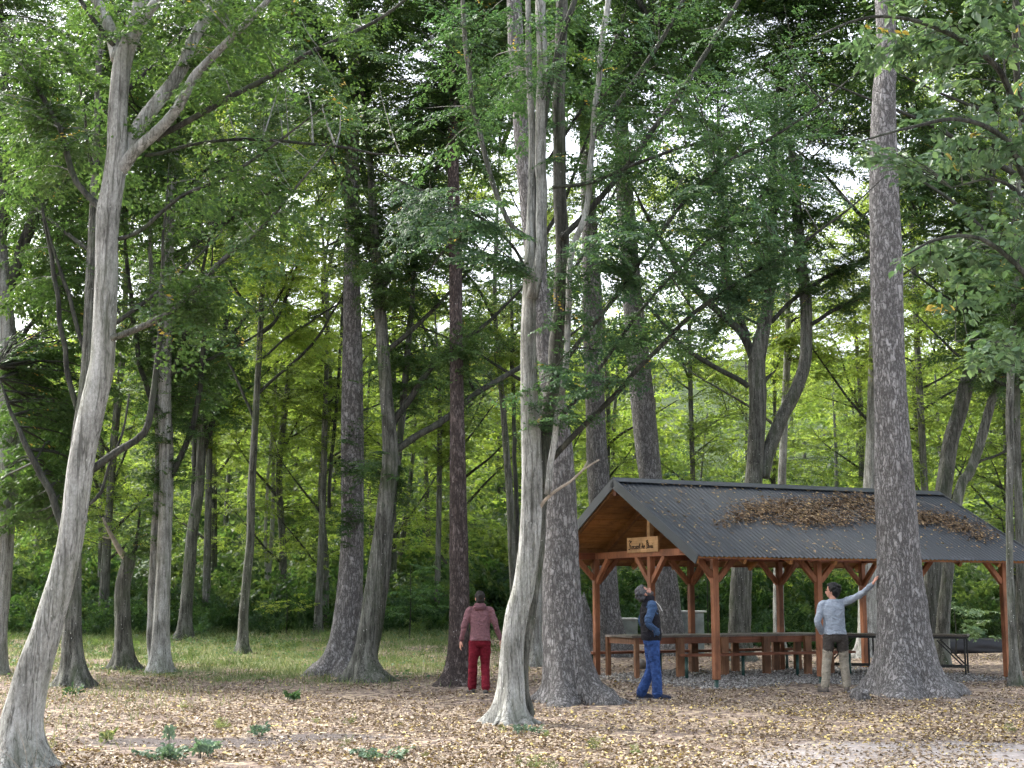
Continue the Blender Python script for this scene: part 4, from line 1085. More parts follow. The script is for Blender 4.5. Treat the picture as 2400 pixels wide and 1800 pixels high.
# rafters, boards, sheets
nrm_z = 1 / math.sqrt(1 + SL * SL)
def roof_pt(x, s, side, off):
    """s: 0 eave .. 1 ridge along the slope; off: below the roof surface, along its normal"""
    y = -OV + s * (HALF + OV); z = EZ + s * (RZ - EZ)
    y += off * SL * nrm_z; z -= off * nrm_z
    return (x, y if side < 0 else PAV_W - y, z)
for side in (-1, 1):
    for k in range(9):
        x = X0 + .06 + k * (X1 - X0 - .12) / 8
        MB().bar(roof_pt(x, .01, side, .125), roof_pt(x, .965, side, .125), .065, .12).build('rafter', M['rafter'], pav)
    nP = 14
    for k in range(nP):
        a, b = k / nP, (k + 1) / nP - .004
        th0, th1 = .036 + random.uniform(0, .006), .058 + random.uniform(0, .006)
        P_ = [roof_pt(x, s, side, o) for x in (X0 + .02, X1 - .02) for s in (a, b) for o in (th1, th0)]
        MB().add(P_, [(0, 1, 3, 2), (4, 6, 7, 5), (0, 4, 5, 1), (2, 3, 7, 6), (0, 2, 6, 4), (1, 5, 7, 3)]).build('plank', M['board'], pav)
    # corrugated sheets: one profile, copied along the roof
    W_ = (X1 - X0) / 8
    nw, per = 10, 8
    xs_ = np.linspace(0, W_ + .02, nw * per + 1)
    hz_ = .013 * np.sign(np.sin(xs_ / W_ * nw * 2 * math.pi)) * np.abs(np.sin(xs_ / W_ * nw * 2 * math.pi)) ** .7
    V = []
    for s in (-.012, .33, .66, 1.0):
        for x, h in zip(xs_, hz_):
            V.append(roof_pt(x, s, side, -h + .012))
    m_ = len(xs_); i = np.arange(3)[:, None]; j = np.arange(m_ - 1)[None]
    Fq = np.stack([i * m_ + j, i * m_ + j + 1, (i + 1) * m_ + j + 1, (i + 1) * m_ + j], -1).reshape(-1, 4)
    if side > 0: Fq = Fq[:, ::-1]
    me = np_mesh('roof_sheet', np.array(V), Fq, M['roof'], smooth=True)
    for k in range(8):
        o = bpy.data.objects.new('roof_sheet', me); link(o, pav); o.location = (X0 + k * W_, 0, .0015 * (k % 2))
    # gable trims and eave trim
    for x in (X0 - .012, X1 + .012):
        MB().bar(roof_pt(x, -.012, side, .065), roof_pt(x, 1.0, side, .065), .022, .19).build('gable_trim', M['trim'], pav)
    MB().bar(roof_pt(X0 + .03, .004, side, .06), roof_pt(X1 - .03, .004, side, .06), .02, .05).build('eave_trim', M['stain_x'], pav)
cap = MB()
for side in (-1, 1):
    a = [roof_pt(x, s, side, -.022) for x in (X0 - .03, X1 + .03) for s in (.945, 1.006)]
    b = [roof_pt(x, s, side, -.032) for x in (X0 - .03, X1 + .03) for s in (.945, 1.006)]
    cap.add(a + b, [(0, 1, 3, 2), (4, 6, 7, 5), (0, 4, 5, 1), (2, 3, 7, 6), (0, 2, 6, 4), (1, 5, 7, 3)])
cap.build('ridge_cap', M['trim'], pav)

# sign board hung on the gable
sign = empty('sign_board', pav_world(-.085, 2.30, 2.62), PAV_ROT)
tag(sign, 'small wooden name board with dark cursive lettering on the gable', 'sign')
MB().box((-.02, -.575, -.15), (.02, .575, .15)).build('board', M['pine'], sign, bevel=.006)
GL = {'T': [[(-.2, 1.5), (.1, 1.75), (.5, 1.35), (.8, 1.6)], [(.25, 1.4), (.1, .8), (.35, .25), (.1, -.1), (-.3, .0)], [(.3, .75), (.55, .62)]],
      'o': [[(.3, .6), (.05, .4), (.1, .05), (.4, .0), (.55, .35), (.3, .6), (.65, .55)]], 'c': [[(.5, .5), (.2, .6), (.05, .25), (.25, 0), (.6, .15)]],
      'l': [[(.15, .1), (.35, 1.05), (.2, 1.0), (.2, .1), (.45, .05)]], 'd': [[(.5, .5), (.15, .5), (.1, .05), (.45, .1), (.5, 1.0), (.5, .1), (.7, .05)]],
      'e': [[(.05, .3), (.45, .35), (.35, .6), (.08, .4), (.15, .02), (.6, .12)]], 'B': [[(.25, 0), (.2, 1.3)], [(.0, 1.35), (.4, 1.65), (.6, 1.3), (.2, .8), (.7, .65), (.6, .1), (.0, .0)]],
      'h': [[(.1, 0), (.15, 1.1)], [(.12, .4), (.35, .6), (.45, .4), (.5, .0)]], 'a': [[(.5, .5), (.2, .58), (.08, .2), (.3, 0), (.5, .4), (.52, .05), (.7, .05)]], 'i': [[(.15, .55), (.18, .05), (.35, .02)], [(.15, .78), (.2, .8)]], ' ': []}
let = MB(); cx_ = 0.0
for ch in 'Tocool de Bhai':
    for st in GL[ch]:
        pts = [(-.024, .47 - (cx_ + x) * .105, -.075 + y * .098) for x, y in st]
        let.tube(pts, .0085, 6)
    cx_ += {'T': .75, ' ': .35, 'i': .4, 'l': .5}.get(ch, .68)
let.build('lettering', M['ink'], sign)

# ------------------------------------------------------------------ long table, benches, metal table
def local_root(name, t, w, rot=0.0, z=None):
    x, y, _ = pav_world(t, w)
    return empty(name, (x, y, float(H(x, y)) if z is None else z), PAV_ROT + rot)
tb = local_root('picnic_table', .12, 3.0)
tag(tb, 'long timber table with many square legs under the pavilion', 'table')
for k in range(5):
    MB().box((-.06, k * .215 - .02, .785 + random.uniform(0, .004)), (4.92, k * .215 + .188, .83)).build('plank', M['table_top'], tb, bevel=.004)
for y in (.03, .99): MB().box((0, y - .025, .66), (4.86, y + .025, .784)).build('apron', M['stain_x'], tb)
for x in (.03, 4.83): MB().box((x - .025, .056, .662), (x + .025, .964, .782)).build('apron', M['table_leg'], tb)
for k, x in enumerate((.02, 1.05, 2.12, 3.18, 4.25, 4.84)):
    wd = .045 if k == 0 else .085
    for y in (-.045, 1.065):
        MB().box((x - wd, y - .042, -.05), (x + wd, y + .042, .782), jit=.004).build('leg', M['table_leg'], tb, bevel=.004)
for (w, t0, t1, lab) in ((2.42, .9, 5.1, 'low timber bench on green pipe legs on the near side of the long table'), (4.42, -.1, 5.0, 'low timber bench on green pipe legs on the far side of the long table')):
    b = local_root('bench', t0, w); tag(b, lab, 'bench', 'benches of the long table')
    L_ = t1 - t0
    for k in range(2): MB().box((0, k * .15 - .145, .435), (L_, k * .15 - .003, .485)).build('plank', M['stain_x'], b, bevel=.004)
    n = 4
    for k in range(n):
        x = .06 + k * (L_ - .12) / (n - 1)
        MB().tube([(x, 0, -.1), (x, 0, .436)], .034, 12).build('leg', M['green_pipe'], b, smooth=True)
M['dark_steel'] = plain_mat('dark_steel', (.028, .03, .03), .5, .25, 10, metal=.4)
a0, a1 = np.array((6.75, 31.35)), np.array((9.55, 30.25))
mt = empty('metal_table', (a0[0], a0[1], float(H(*a0))), math.atan2(*(a1 - a0)[::-1]))
tag(mt, 'dark steel framed table with crossed legs mostly hidden by the giant spruce', 'table')
LT = float(np.linalg.norm(a1 - a0))
for k in range(4): MB().box((-.1, k * .19 - .38, .80), (LT + .02, k * .19 - .205, .84)).build('plank', M['table_top'], mt, bevel=.003)
for y in (-.36, .34):
    MB().bar((-.08, y, .775), (LT, y, .775), .04, .045).build('rail', M['dark_steel'], mt)
    MB().bar((-.02, y, .18), (LT - .02, y, .18), .03, .03).build('stretcher', M['dark_steel'], mt)
    for x, s in ((.05, 1), (LT - .04, -1), (LT * .34, 1)):
        MB().bar((x, y, -.05), (x, y, .76), .035, .035).build('leg', M['dark_steel'], mt)
        MB().bar((x + s * .02, y + .02, .17), (x + s * .55, y + .02, .72), .025, .03).build('brace', M['dark_steel'], mt)

# grey bins behind the pavilion, black heap, stones
M['concrete'] = plain_mat('mossy_grey_concrete', (.20, .225, .21), .85, .35, 5, bmp=.3)
M['concrete_pale'] = plain_mat('pale_concrete', (.40, .41, .39), .8, .2, 6, bmp=.2)
M['black'] = plain_mat('black_tarpaulin', (.008, .009, .013), .45, .4, 5, bmp=.5)
M['stone'] = plain_mat('grey_stone', (.22, .205, .19), .9, .35, 9, bmp=.5)
def bin_(name, label, u0, u1, vtop, Y, lid, dep):
    x0, x1, z1 = at(u0, vtop, Y)[0], at(u1, vtop, Y)[0], at(u0, vtop, Y)[2]
    r = empty(name, ((x0 + x1) / 2, Y, float(H((x0 + x1) / 2, Y)))); tag(r, label, 'bin')
    w = (x1 - x0) / 2; g = r.location.z
    MB().box((-w * .92, -dep / 2, -.1), (w * .92, dep / 2, z1 - g - .05)).build('body', M['concrete'], r, bevel=.012)
    MB().box((-w * (1.0 if lid else .96), -dep / 2 - .04, z1 - g - .048), (w * (1.12 if lid else .97), dep / 2 + .04, z1 - g)).build('lid' if lid else 'rim', M['concrete_pale'], r, bevel=.01)
    for k in (-.45, .35): MB().box((w * k - .025, -dep / 2 - .02, -.1), (w * k + .025, -dep / 2 - .001, z1 - g - .052)).build('rib', M['concrete'], r)
    return r
bin_('garden_bin', 'mossy grey open bin left behind the man in the vest', 1454, 1494, 1448, 38.5, False, .5)
bin_('garden_bin', 'larger grey bin with overhanging pale lid behind the near post', 1587, 1648, 1431, 38.0, True, .7)

def lump(name, mat, rx, ry, rz, amp, seed, parent=None, sub=3, flat=0.0):
    bm = bmesh.new(); bmesh.ops.create_icosphere(bm, subdivisions=sub, radius=1)
    for v in bm.verts:
        n = mnoise.noise(v.co * 1.3 + Vector((seed, 0, 0))) + .5 * mnoise.noise(v.co * 3 + Vector((0, seed, 0)))
        v.co *= 1 + amp * n
        v.co = Vector((v.co.x * rx, v.co.y * ry, max(v.co.z, -.6) * rz))
    me = bpy.data.meshes.new(name); bm.to_mesh(me); bm.free()
    me.polygons.foreach_set('use_smooth', np.ones(len(me.polygons), dtype=bool)); me.materials.append(mat)
    o = bpy.data.objects.new(name, me); link(o, parent); return o
def stone(label, u, v, w, h, mat='stone', name='stone', cat='stone', Y=None, amp=.3, ry=None):
    Y = Y or ground_depth(u, v); p = at(u, v, Y); k = Y / F
    o = lump(name, M[mat], w * k / 2, (ry or w * k / 2), h * k * .62, amp, u * .13)
    o.location = (p[0], Y, float(H(p[0], Y)) + h * k * .30); tag(o, label, cat); return o
stone('knobby grey root stump at the foot of the giant spruce', 2019, 1642, 44, 28, 'spruce', 'root_stump', 'stump', amp=.45)
stone('rounded boulder on the gravel behind the long table', 1501, 1552, 30, 26, Y=32.0)
stone('tall rounded grey stump pressed against the spruce by the left gable post', 1368, 1545, 44, 150, 'spruce', 'tree_stump', 'stump', Y=36.0, amp=.2)
hp = lump('tarpaulin_heap', M['black'], 2.2, .35, .32, .22, 4.4, sub=4)
hp.location = (13.0, 42.0, float(H(13.0, 42.0)) + .14); tag(hp, 'low black tarpaulin covered heap on the ground behind the giant spruce', 'tarpaulin')

# ------------------------------------------------------------------ fallen leaves, gravel, grass
def litter():
    n = 340000
    y = 12.8 + 34 * rng.random(n) ** 1.45
    x = rng.uniform(-1, 1, n) * (.375 * y + 1.0)
    pth, grs, grv, bar = z_path(x, y), z_grass(x, y), z_gravel(x, y), z_bare(x, y)
    patch = .5 + .5 * lumps(x, y, .9, .4) + .45 * lumps(x, y, 2.6, 2.2) - .25 * ss(20, 27, y)
    prob = patch * (1 - .5 * pth) * (1 - .55 * grs) * (1 - .9 * grv) * (1 - .92 * bar)
    prob = prob * np.where(y > 30, .6, 1.0)
    k = rng.random(n) < prob
    x, y, pth, grs = x[k], y[k], pth[k], grs[k]; n = len(x)
    P = np.stack([x, y, H(x, y) + rng.uniform(.002, .03, n)], -1)
    az = rng.uniform(0, 6.28, n)
    D = np.stack([np.cos(az), np.sin(az), rng.normal(0, .28, n)], -1)
    Nn = np.array((0, 0, 1.0)) + .45 * rng.standard_normal((n, 3))
    L = .026 + .05 * rng.beta(1.6, 2.2, n); L = L * (1 + .25 * ss(22, 40, y))
    V, Fq = leaf_quads(P, D, Nn, L, L * rng.uniform(.5, .7, n), fold=.28)
    V[:, 2] = np.maximum(V[:, 2], H(V[:, 0], V[:, 1]) + .003)
    t = rng.beta(2.1, 1.9, n) * .9
    yel = .05 + .20 * ss(-2, 6, x) * (1 - ss(20, 24, y)) * np.clip(.6 + .9 * lumps(x, y, 1.4, 1.7), 0, 1.6)
    t = np.where(rng.random(n) < yel, rng.uniform(.9, 1, n), t)
    np_obj('fallen_leaves', V, Fq, M['litter'], attrs={'tint': ('FACE', t)}, kind='stuff', label='tan and yellow fallen leaves covering the glade', cat='fallen leaves')
litter()

def gravel():
    n = 15000
    t = rng.uniform(-1.0, 7.6, n); w = rng.uniform(-.9, 5.0, n)
    xy = PA[None] + t[:, None] * E1[None] + w[:, None] * E2[None]
    k = rng.random(n) < z_gravel(xy[:, 0], xy[:, 1]); xy = xy[k]; n = len(xy)
    r = rng.uniform(.012, .030, n)
    oct_ = np.array([(1, 0, 0), (0, 1, 0), (-1, 0, 0), (0, -1, 0), (0, 0, .7), (0, 0, -.7)], float)
    tri = np.array([(0, 1, 4), (1, 2, 4), (2, 3, 4), (3, 0, 4), (1, 0, 5), (2, 1, 5), (3, 2, 5), (0, 3, 5)])
    a = rng.uniform(0, 6.28, n)
    c, s = np.cos(a)[:, None], np.sin(a)[:, None]
    jit = 1 + .35 * rng.uniform(-1, 1, (n, 6, 3))
    o = oct_[None] * jit * r[:, None, None]
    V = np.stack([o[..., 0] * c - o[..., 1] * s + xy[:, :1], o[..., 0] * s + o[..., 1] * c + xy[:, 1:], o[..., 2] + (H(xy[:, 0], xy[:, 1]) + r * .4)[:, None]], -1).reshape(-1, 3)
    Fq = (np.arange(n)[:, None, None] * 6 + tri[None]).reshape(-1, 3)
    m, nt, N, L, b = new_mat('gravel_stone')
    A_ = nd(N, 'ShaderNodeAttribute', attribute_name='tint'); rr = ramp(N, [(0, (.07, .066, .062)), (.5, (.21, .20, .188)), (1, (.43, .42, .40))]); L.new(A_.outputs['Fac'], rr.inputs['Fac']); L.new(rr.outputs[0], b.inputs['Base Color']); b.inputs['Roughness'].default_value = .8
    np_obj('gravel', V, Fq, m, attrs={'tint': ('FACE', np.repeat(rng.random(n), 8))}, kind='stuff', label='pale gravel spread under and before the pavilion', cat='gravel')
gravel()

def grass():
    n = 170000
    y = 15 + 36 * rng.random(n) ** .8
    x = rng.uniform(-1, .35, n) * (.375 * y + 1.5)
    g = z_grass(x, y)
    left = (1 - ss(-6.2, -3.4, x + .05 * (y - 16))) * (1 - ss(26, 30, y)) * .25          # pale tufts near the left edge
    tuft = np.clip(.45 + 1.1 * lumps(x, y, 1.7, 4.0), .05, 1)
    k = rng.random(n) < np.maximum(g * (.35 + .65 * tuft), left * tuft)
    x, y = x[k], y[k]; n = len(x)
    h = rng.uniform(.06, .21, n) * (1 + .6 * ss(38, 48, y)); a = rng.uniform(0, 6.28, n); wd = .004 + .00013 * y
    b0 = np.stack([x, y, H(x, y) - .01], -1); sv = np.stack([np.cos(a), np.sin(a), np.zeros(n)], -1) * wd[:, None]
    lean_ = np.stack([rng.normal(0, .45, n), rng.normal(0, .45, n), np.ones(n)], -1) * h[:, None]
    V = np.stack([b0 - sv, b0 + sv, b0 + lean_], 1).reshape(-1, 3)
    Fq = np.arange(n * 3).reshape(-1, 3)
    t = np.clip(.35 + .3 * lumps(x, y, .8, 1.2) + rng.normal(0, .22, n), 0, 1)
    np_obj('grass', V, Fq, M['grass'], attrs={'tint': ('FACE', t)}, kind='stuff', label='short pale green grass on the bank at the back left', cat='grass')
    # low ground herbs among the grass
    n = 9000
    y = 27 + 22 * rng.random(n); x = rng.uniform(-1, .1, n) * (.375 * y + 1.5)
    k = rng.random(n) < z_grass(x, y) * np.clip(.4 + 1.3 * lumps(x, y, .9, 7.0), 0, 1) * (.4 + .6 * ss(36, 46, y)); x, y = x[k], y[k]; n = len(x)
    P = np.repeat(np.stack([x, y, H(x, y)], -1), 4, 0); n4 = len(P); P[:, 2] += rng.uniform(.02, .16, n4); P[:, :2] += rng.normal(0, .06, (n4, 2))
    az = rng.uniform(0, 6.28, n4)
    L = rng.uniform(.05, .10, n4)
    V, Fq = leaf_quads(P, np.stack([np.cos(az), np.sin(az), rng.normal(.1, .3, n4)], -1), np.array((0, 0, 1.0)) + .4 * rng.standard_normal((n4, 3)), L, L * .6)
    np_obj('herbs', V, Fq, M['leaf_cool'], attrs={'tint': ('FACE', rng.uniform(0, .9, n4))}, kind='stuff', label='low leafy herbs growing through the grass bank', cat='herbs')
grass()
def clumps():
    n = 900
    y = 34 + 14 * rng.random(n) ** .6; x = rng.uniform(-1, .25, n) * (.38 * y + 1)
    k = rng.random(n) < z_grass(x, y) * np.clip(.25 + 1.2 * lumps(x, y, .7, 9.0), .04, 1); x, y = x[k], y[k]; n = len(x)
    rot = np.stack([rng.normal(0, .2, n), rng.normal(0, .2, n), rng.uniform(0, 6.28, n)], -1)
    gn_scatter('low_shrubbery', np.stack([x, y, H(x, y) - .03], -1), rot, rng.uniform(.12, .38, n) * (1 + .7 * ss(42, 48, y)), SHRUB, M['leaf_mid'], kind='stuff', label='low leafy clumps between the grass bank and the undergrowth', cat='shrubbery')
clumps()
def seedlings():
    n = 260
    y = 13.6 + 9 * rng.random(n) ** 1.6; x = rng.uniform(-1, 1, n) * (.37 * y)
    k = rng.random(n) < np.clip(.15 + 1.0 * lumps(x, y, 1.1, 6.0), .0, 1) * np.where(x > 1.5, .18, .8); x, y = x[k], y[k]; n = len(x)
    rot = np.stack([rng.normal(0, .3, n), rng.normal(0, .3, n), rng.uniform(0, 6.28, n)], -1)
    gn_scatter('low_vegetation', np.stack([x, y, H(x, y) - .01], -1), rot, rng.uniform(.05, .16, n), SHRUB, M['grass'], kind='stuff', label='sparse pale seedlings and tufts dotted through the leaf litter', cat='vegetation')
seedlings()

# leaves lying on the roof
def roof_litter():
    inv = Matrix.Rotation(-PAV_ROT, 3, 'Z')
    def hit(u, v):
        a, b = ray(u, v)
        o = inv @ Vector((-PA[0], -PA[1], EYE)); d = inv @ Vector((a, 1, b))
        # plane z = EZ + SL*(y+OV)
        t = (EZ + SL * (o.y + OV) - o.z) / (d.z - SL * d.y)
        p = o + d * t
        return p if (X0 + .05 < p.x < X1 - .05 and -OV + .05 < p.y < HALF - .12) else None
    pts = []
    blobs = [(1790, 1195, 70, 17, 520), (1880, 1205, 90, 22, 900), (1980, 1185, 90, 22, 750), (1740, 1215, 40, 12, 170), (1920, 1222, 120, 18, 600), (2060, 1205, 70, 24, 500), (2190, 1222, 70, 14, 520), (2255, 1240, 50, 13, 330), (2300, 1258, 40, 12, 160),
             (1700, 1232, 30, 8, 50), (2000, 1172, 60, 10, 200), (2150, 1210, 60, 14, 350), (1850, 1180, 60, 10, 160)]
    for (u, v, su, sv, n) in blobs:
        for _ in range(n):
            p = hit(random.gauss(u, su * .55), random.gauss(v, sv * .55))
            if p is not None: pts.append((p, 1))
    for _ in range(620):
        p = hit(random.uniform(1440, 2400), random.uniform(1130, 1298))
        if p is not None: pts.append((p, 0))
    n = len(pts)
    P = np.array([tuple(p) for p, h in pts]); heap = np.array([h for p, h in pts])
    P[:, 2] += .026 + heap * np.abs(rng.normal(0, .02, n))
    az = rng.uniform(0, 6.28, n)
    D = np.stack([np.cos(az), np.sin(az), np.sin(az) * SL + rng.normal(0, .18, n)], -1)
    Nn = np.array((0, -SL, 1.0)) + .4 * rng.standard_normal((n, 3))
    L = rng.uniform(.05, .10, n)
    V, Fq = leaf_quads(P, D, Nn, L, L * rng.uniform(.3, .62, n), fold=.3)
    V[:, 2] = np.maximum(V[:, 2], EZ + SL * (V[:, 1] + OV) + .012)
    t = np.where(heap > 0, rng.beta(1.7, 2.2, n) * .95, rng.uniform(.5, 1, n))
    o = np_obj('roof_leaves', V, Fq, M['roof_litter'], attrs={'tint': ('FACE', t)}, kind='stuff', label='brown leaf litter heaped on the dark pavilion roof', cat='fallen leaves')
    o.location = (PA[0], PA[1], 0); o.rotation_euler = (0, 0, PAV_ROT)
    tw = []
    for _ in range(90):
        p = hit(random.gauss(1930, 120), random.gauss(1200, 20))
        if p is not None: tw.append(p)
    S = np.array([tuple(p) for p in tw]) + np.array((0, 0, .045)); a = rng.uniform(0, 6.28, len(S)); L = rng.uniform(.15, .45, len(S))
    T = S + np.stack([np.cos(a), np.sin(a), np.sin(a) * SL + .05], -1) * L[:, None]
    V, Fq = twigs(S, T, .5 * (S + T) + rng.normal(0, .02, S.shape), np.full(len(S), .006), 3, 4)
    V[:, 2] = np.maximum(V[:, 2], EZ + SL * (V[:, 1] + OV) + .012)
    np_obj('twigs', V, Fq, M['dead'], o, kind='stuff')
roof_litter()

# ------------------------------------------------------------------ small plants
def weed(label, u, v, n, h, spread, mat, L, name='weed'):
    Y = ground_depth(u, v); p = at(u, v, Y); g = float(H(p[0], Y))
    S = np.zeros((n, 3)); az = rng.uniform(0, 6.28, n); r = spread * np.sqrt(rng.random(n))
    T = np.stack([np.cos(az) * r, np.sin(az) * r, h * rng.uniform(.5, 1.1, n)], -1); S[:, :2] = T[:, :2] * .45
    C = .5 * (S + T) + np.array((0, 0, h * .25))
    root = empty(name, (p[0], Y, g)); tag(root, label, 'plant', 'small plants of the glade')
    V, Fq = twigs(S - np.array((0, 0, .02)), T, C, np.full(n, .0035), 3, 4)
    np_obj('stems', V, Fq, M['limb'], root, kind='stuff')
    V, Fq, ti = sprays(S, T, C, L, 26, 3, twig=L * 1.6, yellow=0, t0=.25, tilt=.3, six=True)
    np_obj('leaves', V, Fq, M[mat], root, attrs={'tint': ('FACE', ti)}, kind='stuff')
weed('blue green leafy weed cut by the bottom edge near the leaning hornbeam', 395, 1788, 16, .13, .32, 'weed', .06)
weed('second blue green weed at the bottom edge, right of the first', 470, 1778, 12, .14, .18, 'weed', .06)
weed('small upright single weed on the bare dark soil patch', 398, 1752, 4, .22, .03, 'weed', .05)
weed('pale green sprig on the leaf litter above the bottom edge', 604, 1730, 8, .12, .12, 'weed', .05)
weed('yellow green tuft in the leaf litter beside the bare dark soil', 255, 1742, 7, .13, .10, 'grass', .05)
weed('low green weed patch at the bottom edge left of the pale hornbeam', 900, 1782, 18, .10, .35, 'weed', .05)
weed('sparse weeds around the fluted foot of the pale hornbeam', 1232, 1722, 14, .10, .28, 'weed', .045)
weed('leafy weed between the roots of the buttressed hornbeam', 168, 1632, 9, .16, .2, 'leaf_cool', .06)
weed('grassy tuft alone in the middle of the brown litter', 684, 1645, 10, .16, .16, 'leaf_cool', .06)
def sapling(label, u, v, h, n, sp, mat, Y, L=.11):
    p = at(u, v, Y); g = float(H(p[0], Y)); root = empty('sapling', (p[0], Y, g)); tag(root, label, 'sapling')
    V, Fq = tube_np(np.array([(0, 0, -.1), (.03, 0, h * .5), (0, .02, h)]), np.array([.02, .014, .006]), 6); np_obj('stem', V, Fq, M['limb'], root)
    f = rng.uniform(.3, 1, n); az = rng.uniform(0, 6.28, n); S = np.stack([np.zeros(n), np.zeros(n), f * h], -1)
    T = S + np.stack([np.cos(az) * sp, np.sin(az) * sp, rng.uniform(-.1, .25, n)], -1) * rng.uniform(.5, 1.1, n)[:, None]
    V, Fq, ti = sprays(S, T, controls(S, T), L, 11, 6, twig=.4, yellow=0, tilt=.15); np_obj('crown', V, Fq, M[mat], root, attrs={'tint': ('FACE', np.clip(ti + .25, 0, .96))}, kind='stuff')
sapling('bright yellow green sapling in front of the dark undergrowth', 670, 1480, 1.4, 9, .9, 'leaf_sun', 45.5, .1)
sapling('bushy green sapling in front of the ivy spruce thicket', 960, 1470, 2.2, 22, 1.2, 'leaf_dark', 43)
sapling('pale leafed low sapling behind the far end of the pavilion', 2240, 1520, 1.5, 20, 1.1, 'leaf_big', 39.5)
sapling('blue green layered sapling showing above the pavilion ridge', 1660, 1530, 5.2, 34, 1.7, 'leaf_cool', 44, .12)
def dry_stalks():
    p = at(85, 1812, 13.2); root_z = float(H(p[0], 13.2)); n = 9
    S = np.stack([rng.normal(0, .10, n), rng.normal(0, .05, n), np.full(n, -.02)], -1); T = S + np.stack([rng.normal(.0, .22, n), rng.normal(0, .1, n), rng.uniform(.25, .55, n)], -1)
    V, Fq = twigs(S, T, .5 * (S + T) + rng.normal(0, .06, S.shape), np.full(n, .003), 4, 6)
    o = np_obj('dry_stalks', V, Fq, M['dead'], kind='stuff', label='thin dry stalks against the foot of the leaning hornbeam', cat='dry stalks'); o.location = (p[0], 13.2, root_z)
dry_stalks()
def ground_twigs():
    n = 420
    y = 13.5 + 18 * rng.random(n); x = rng.uniform(-1, 1, n) * (.37 * y + .5); a = rng.uniform(0, 6.28, n); L = rng.uniform(.08, .45, n) ** 1.0
    S = np.stack([x, y, H(x, y) + .012], -1); x2, y2 = x + np.cos(a) * L, y + np.sin(a) * L
    T = np.stack([x2, y2, H(x2, y2) + rng.uniform(.01, .05, n)], -1)
    V, Fq = twigs(S, T, .5 * (S + T) + rng.normal(0, .03, S.shape) * np.array((1, 1, .3)), rng.uniform(.002, .006, n), 4, 5)
    np_obj('fallen_twigs', V, Fq, M['dead'], kind='stuff', label='thin dry twigs scattered over the leaf litter', cat='twigs')
ground_twigs()

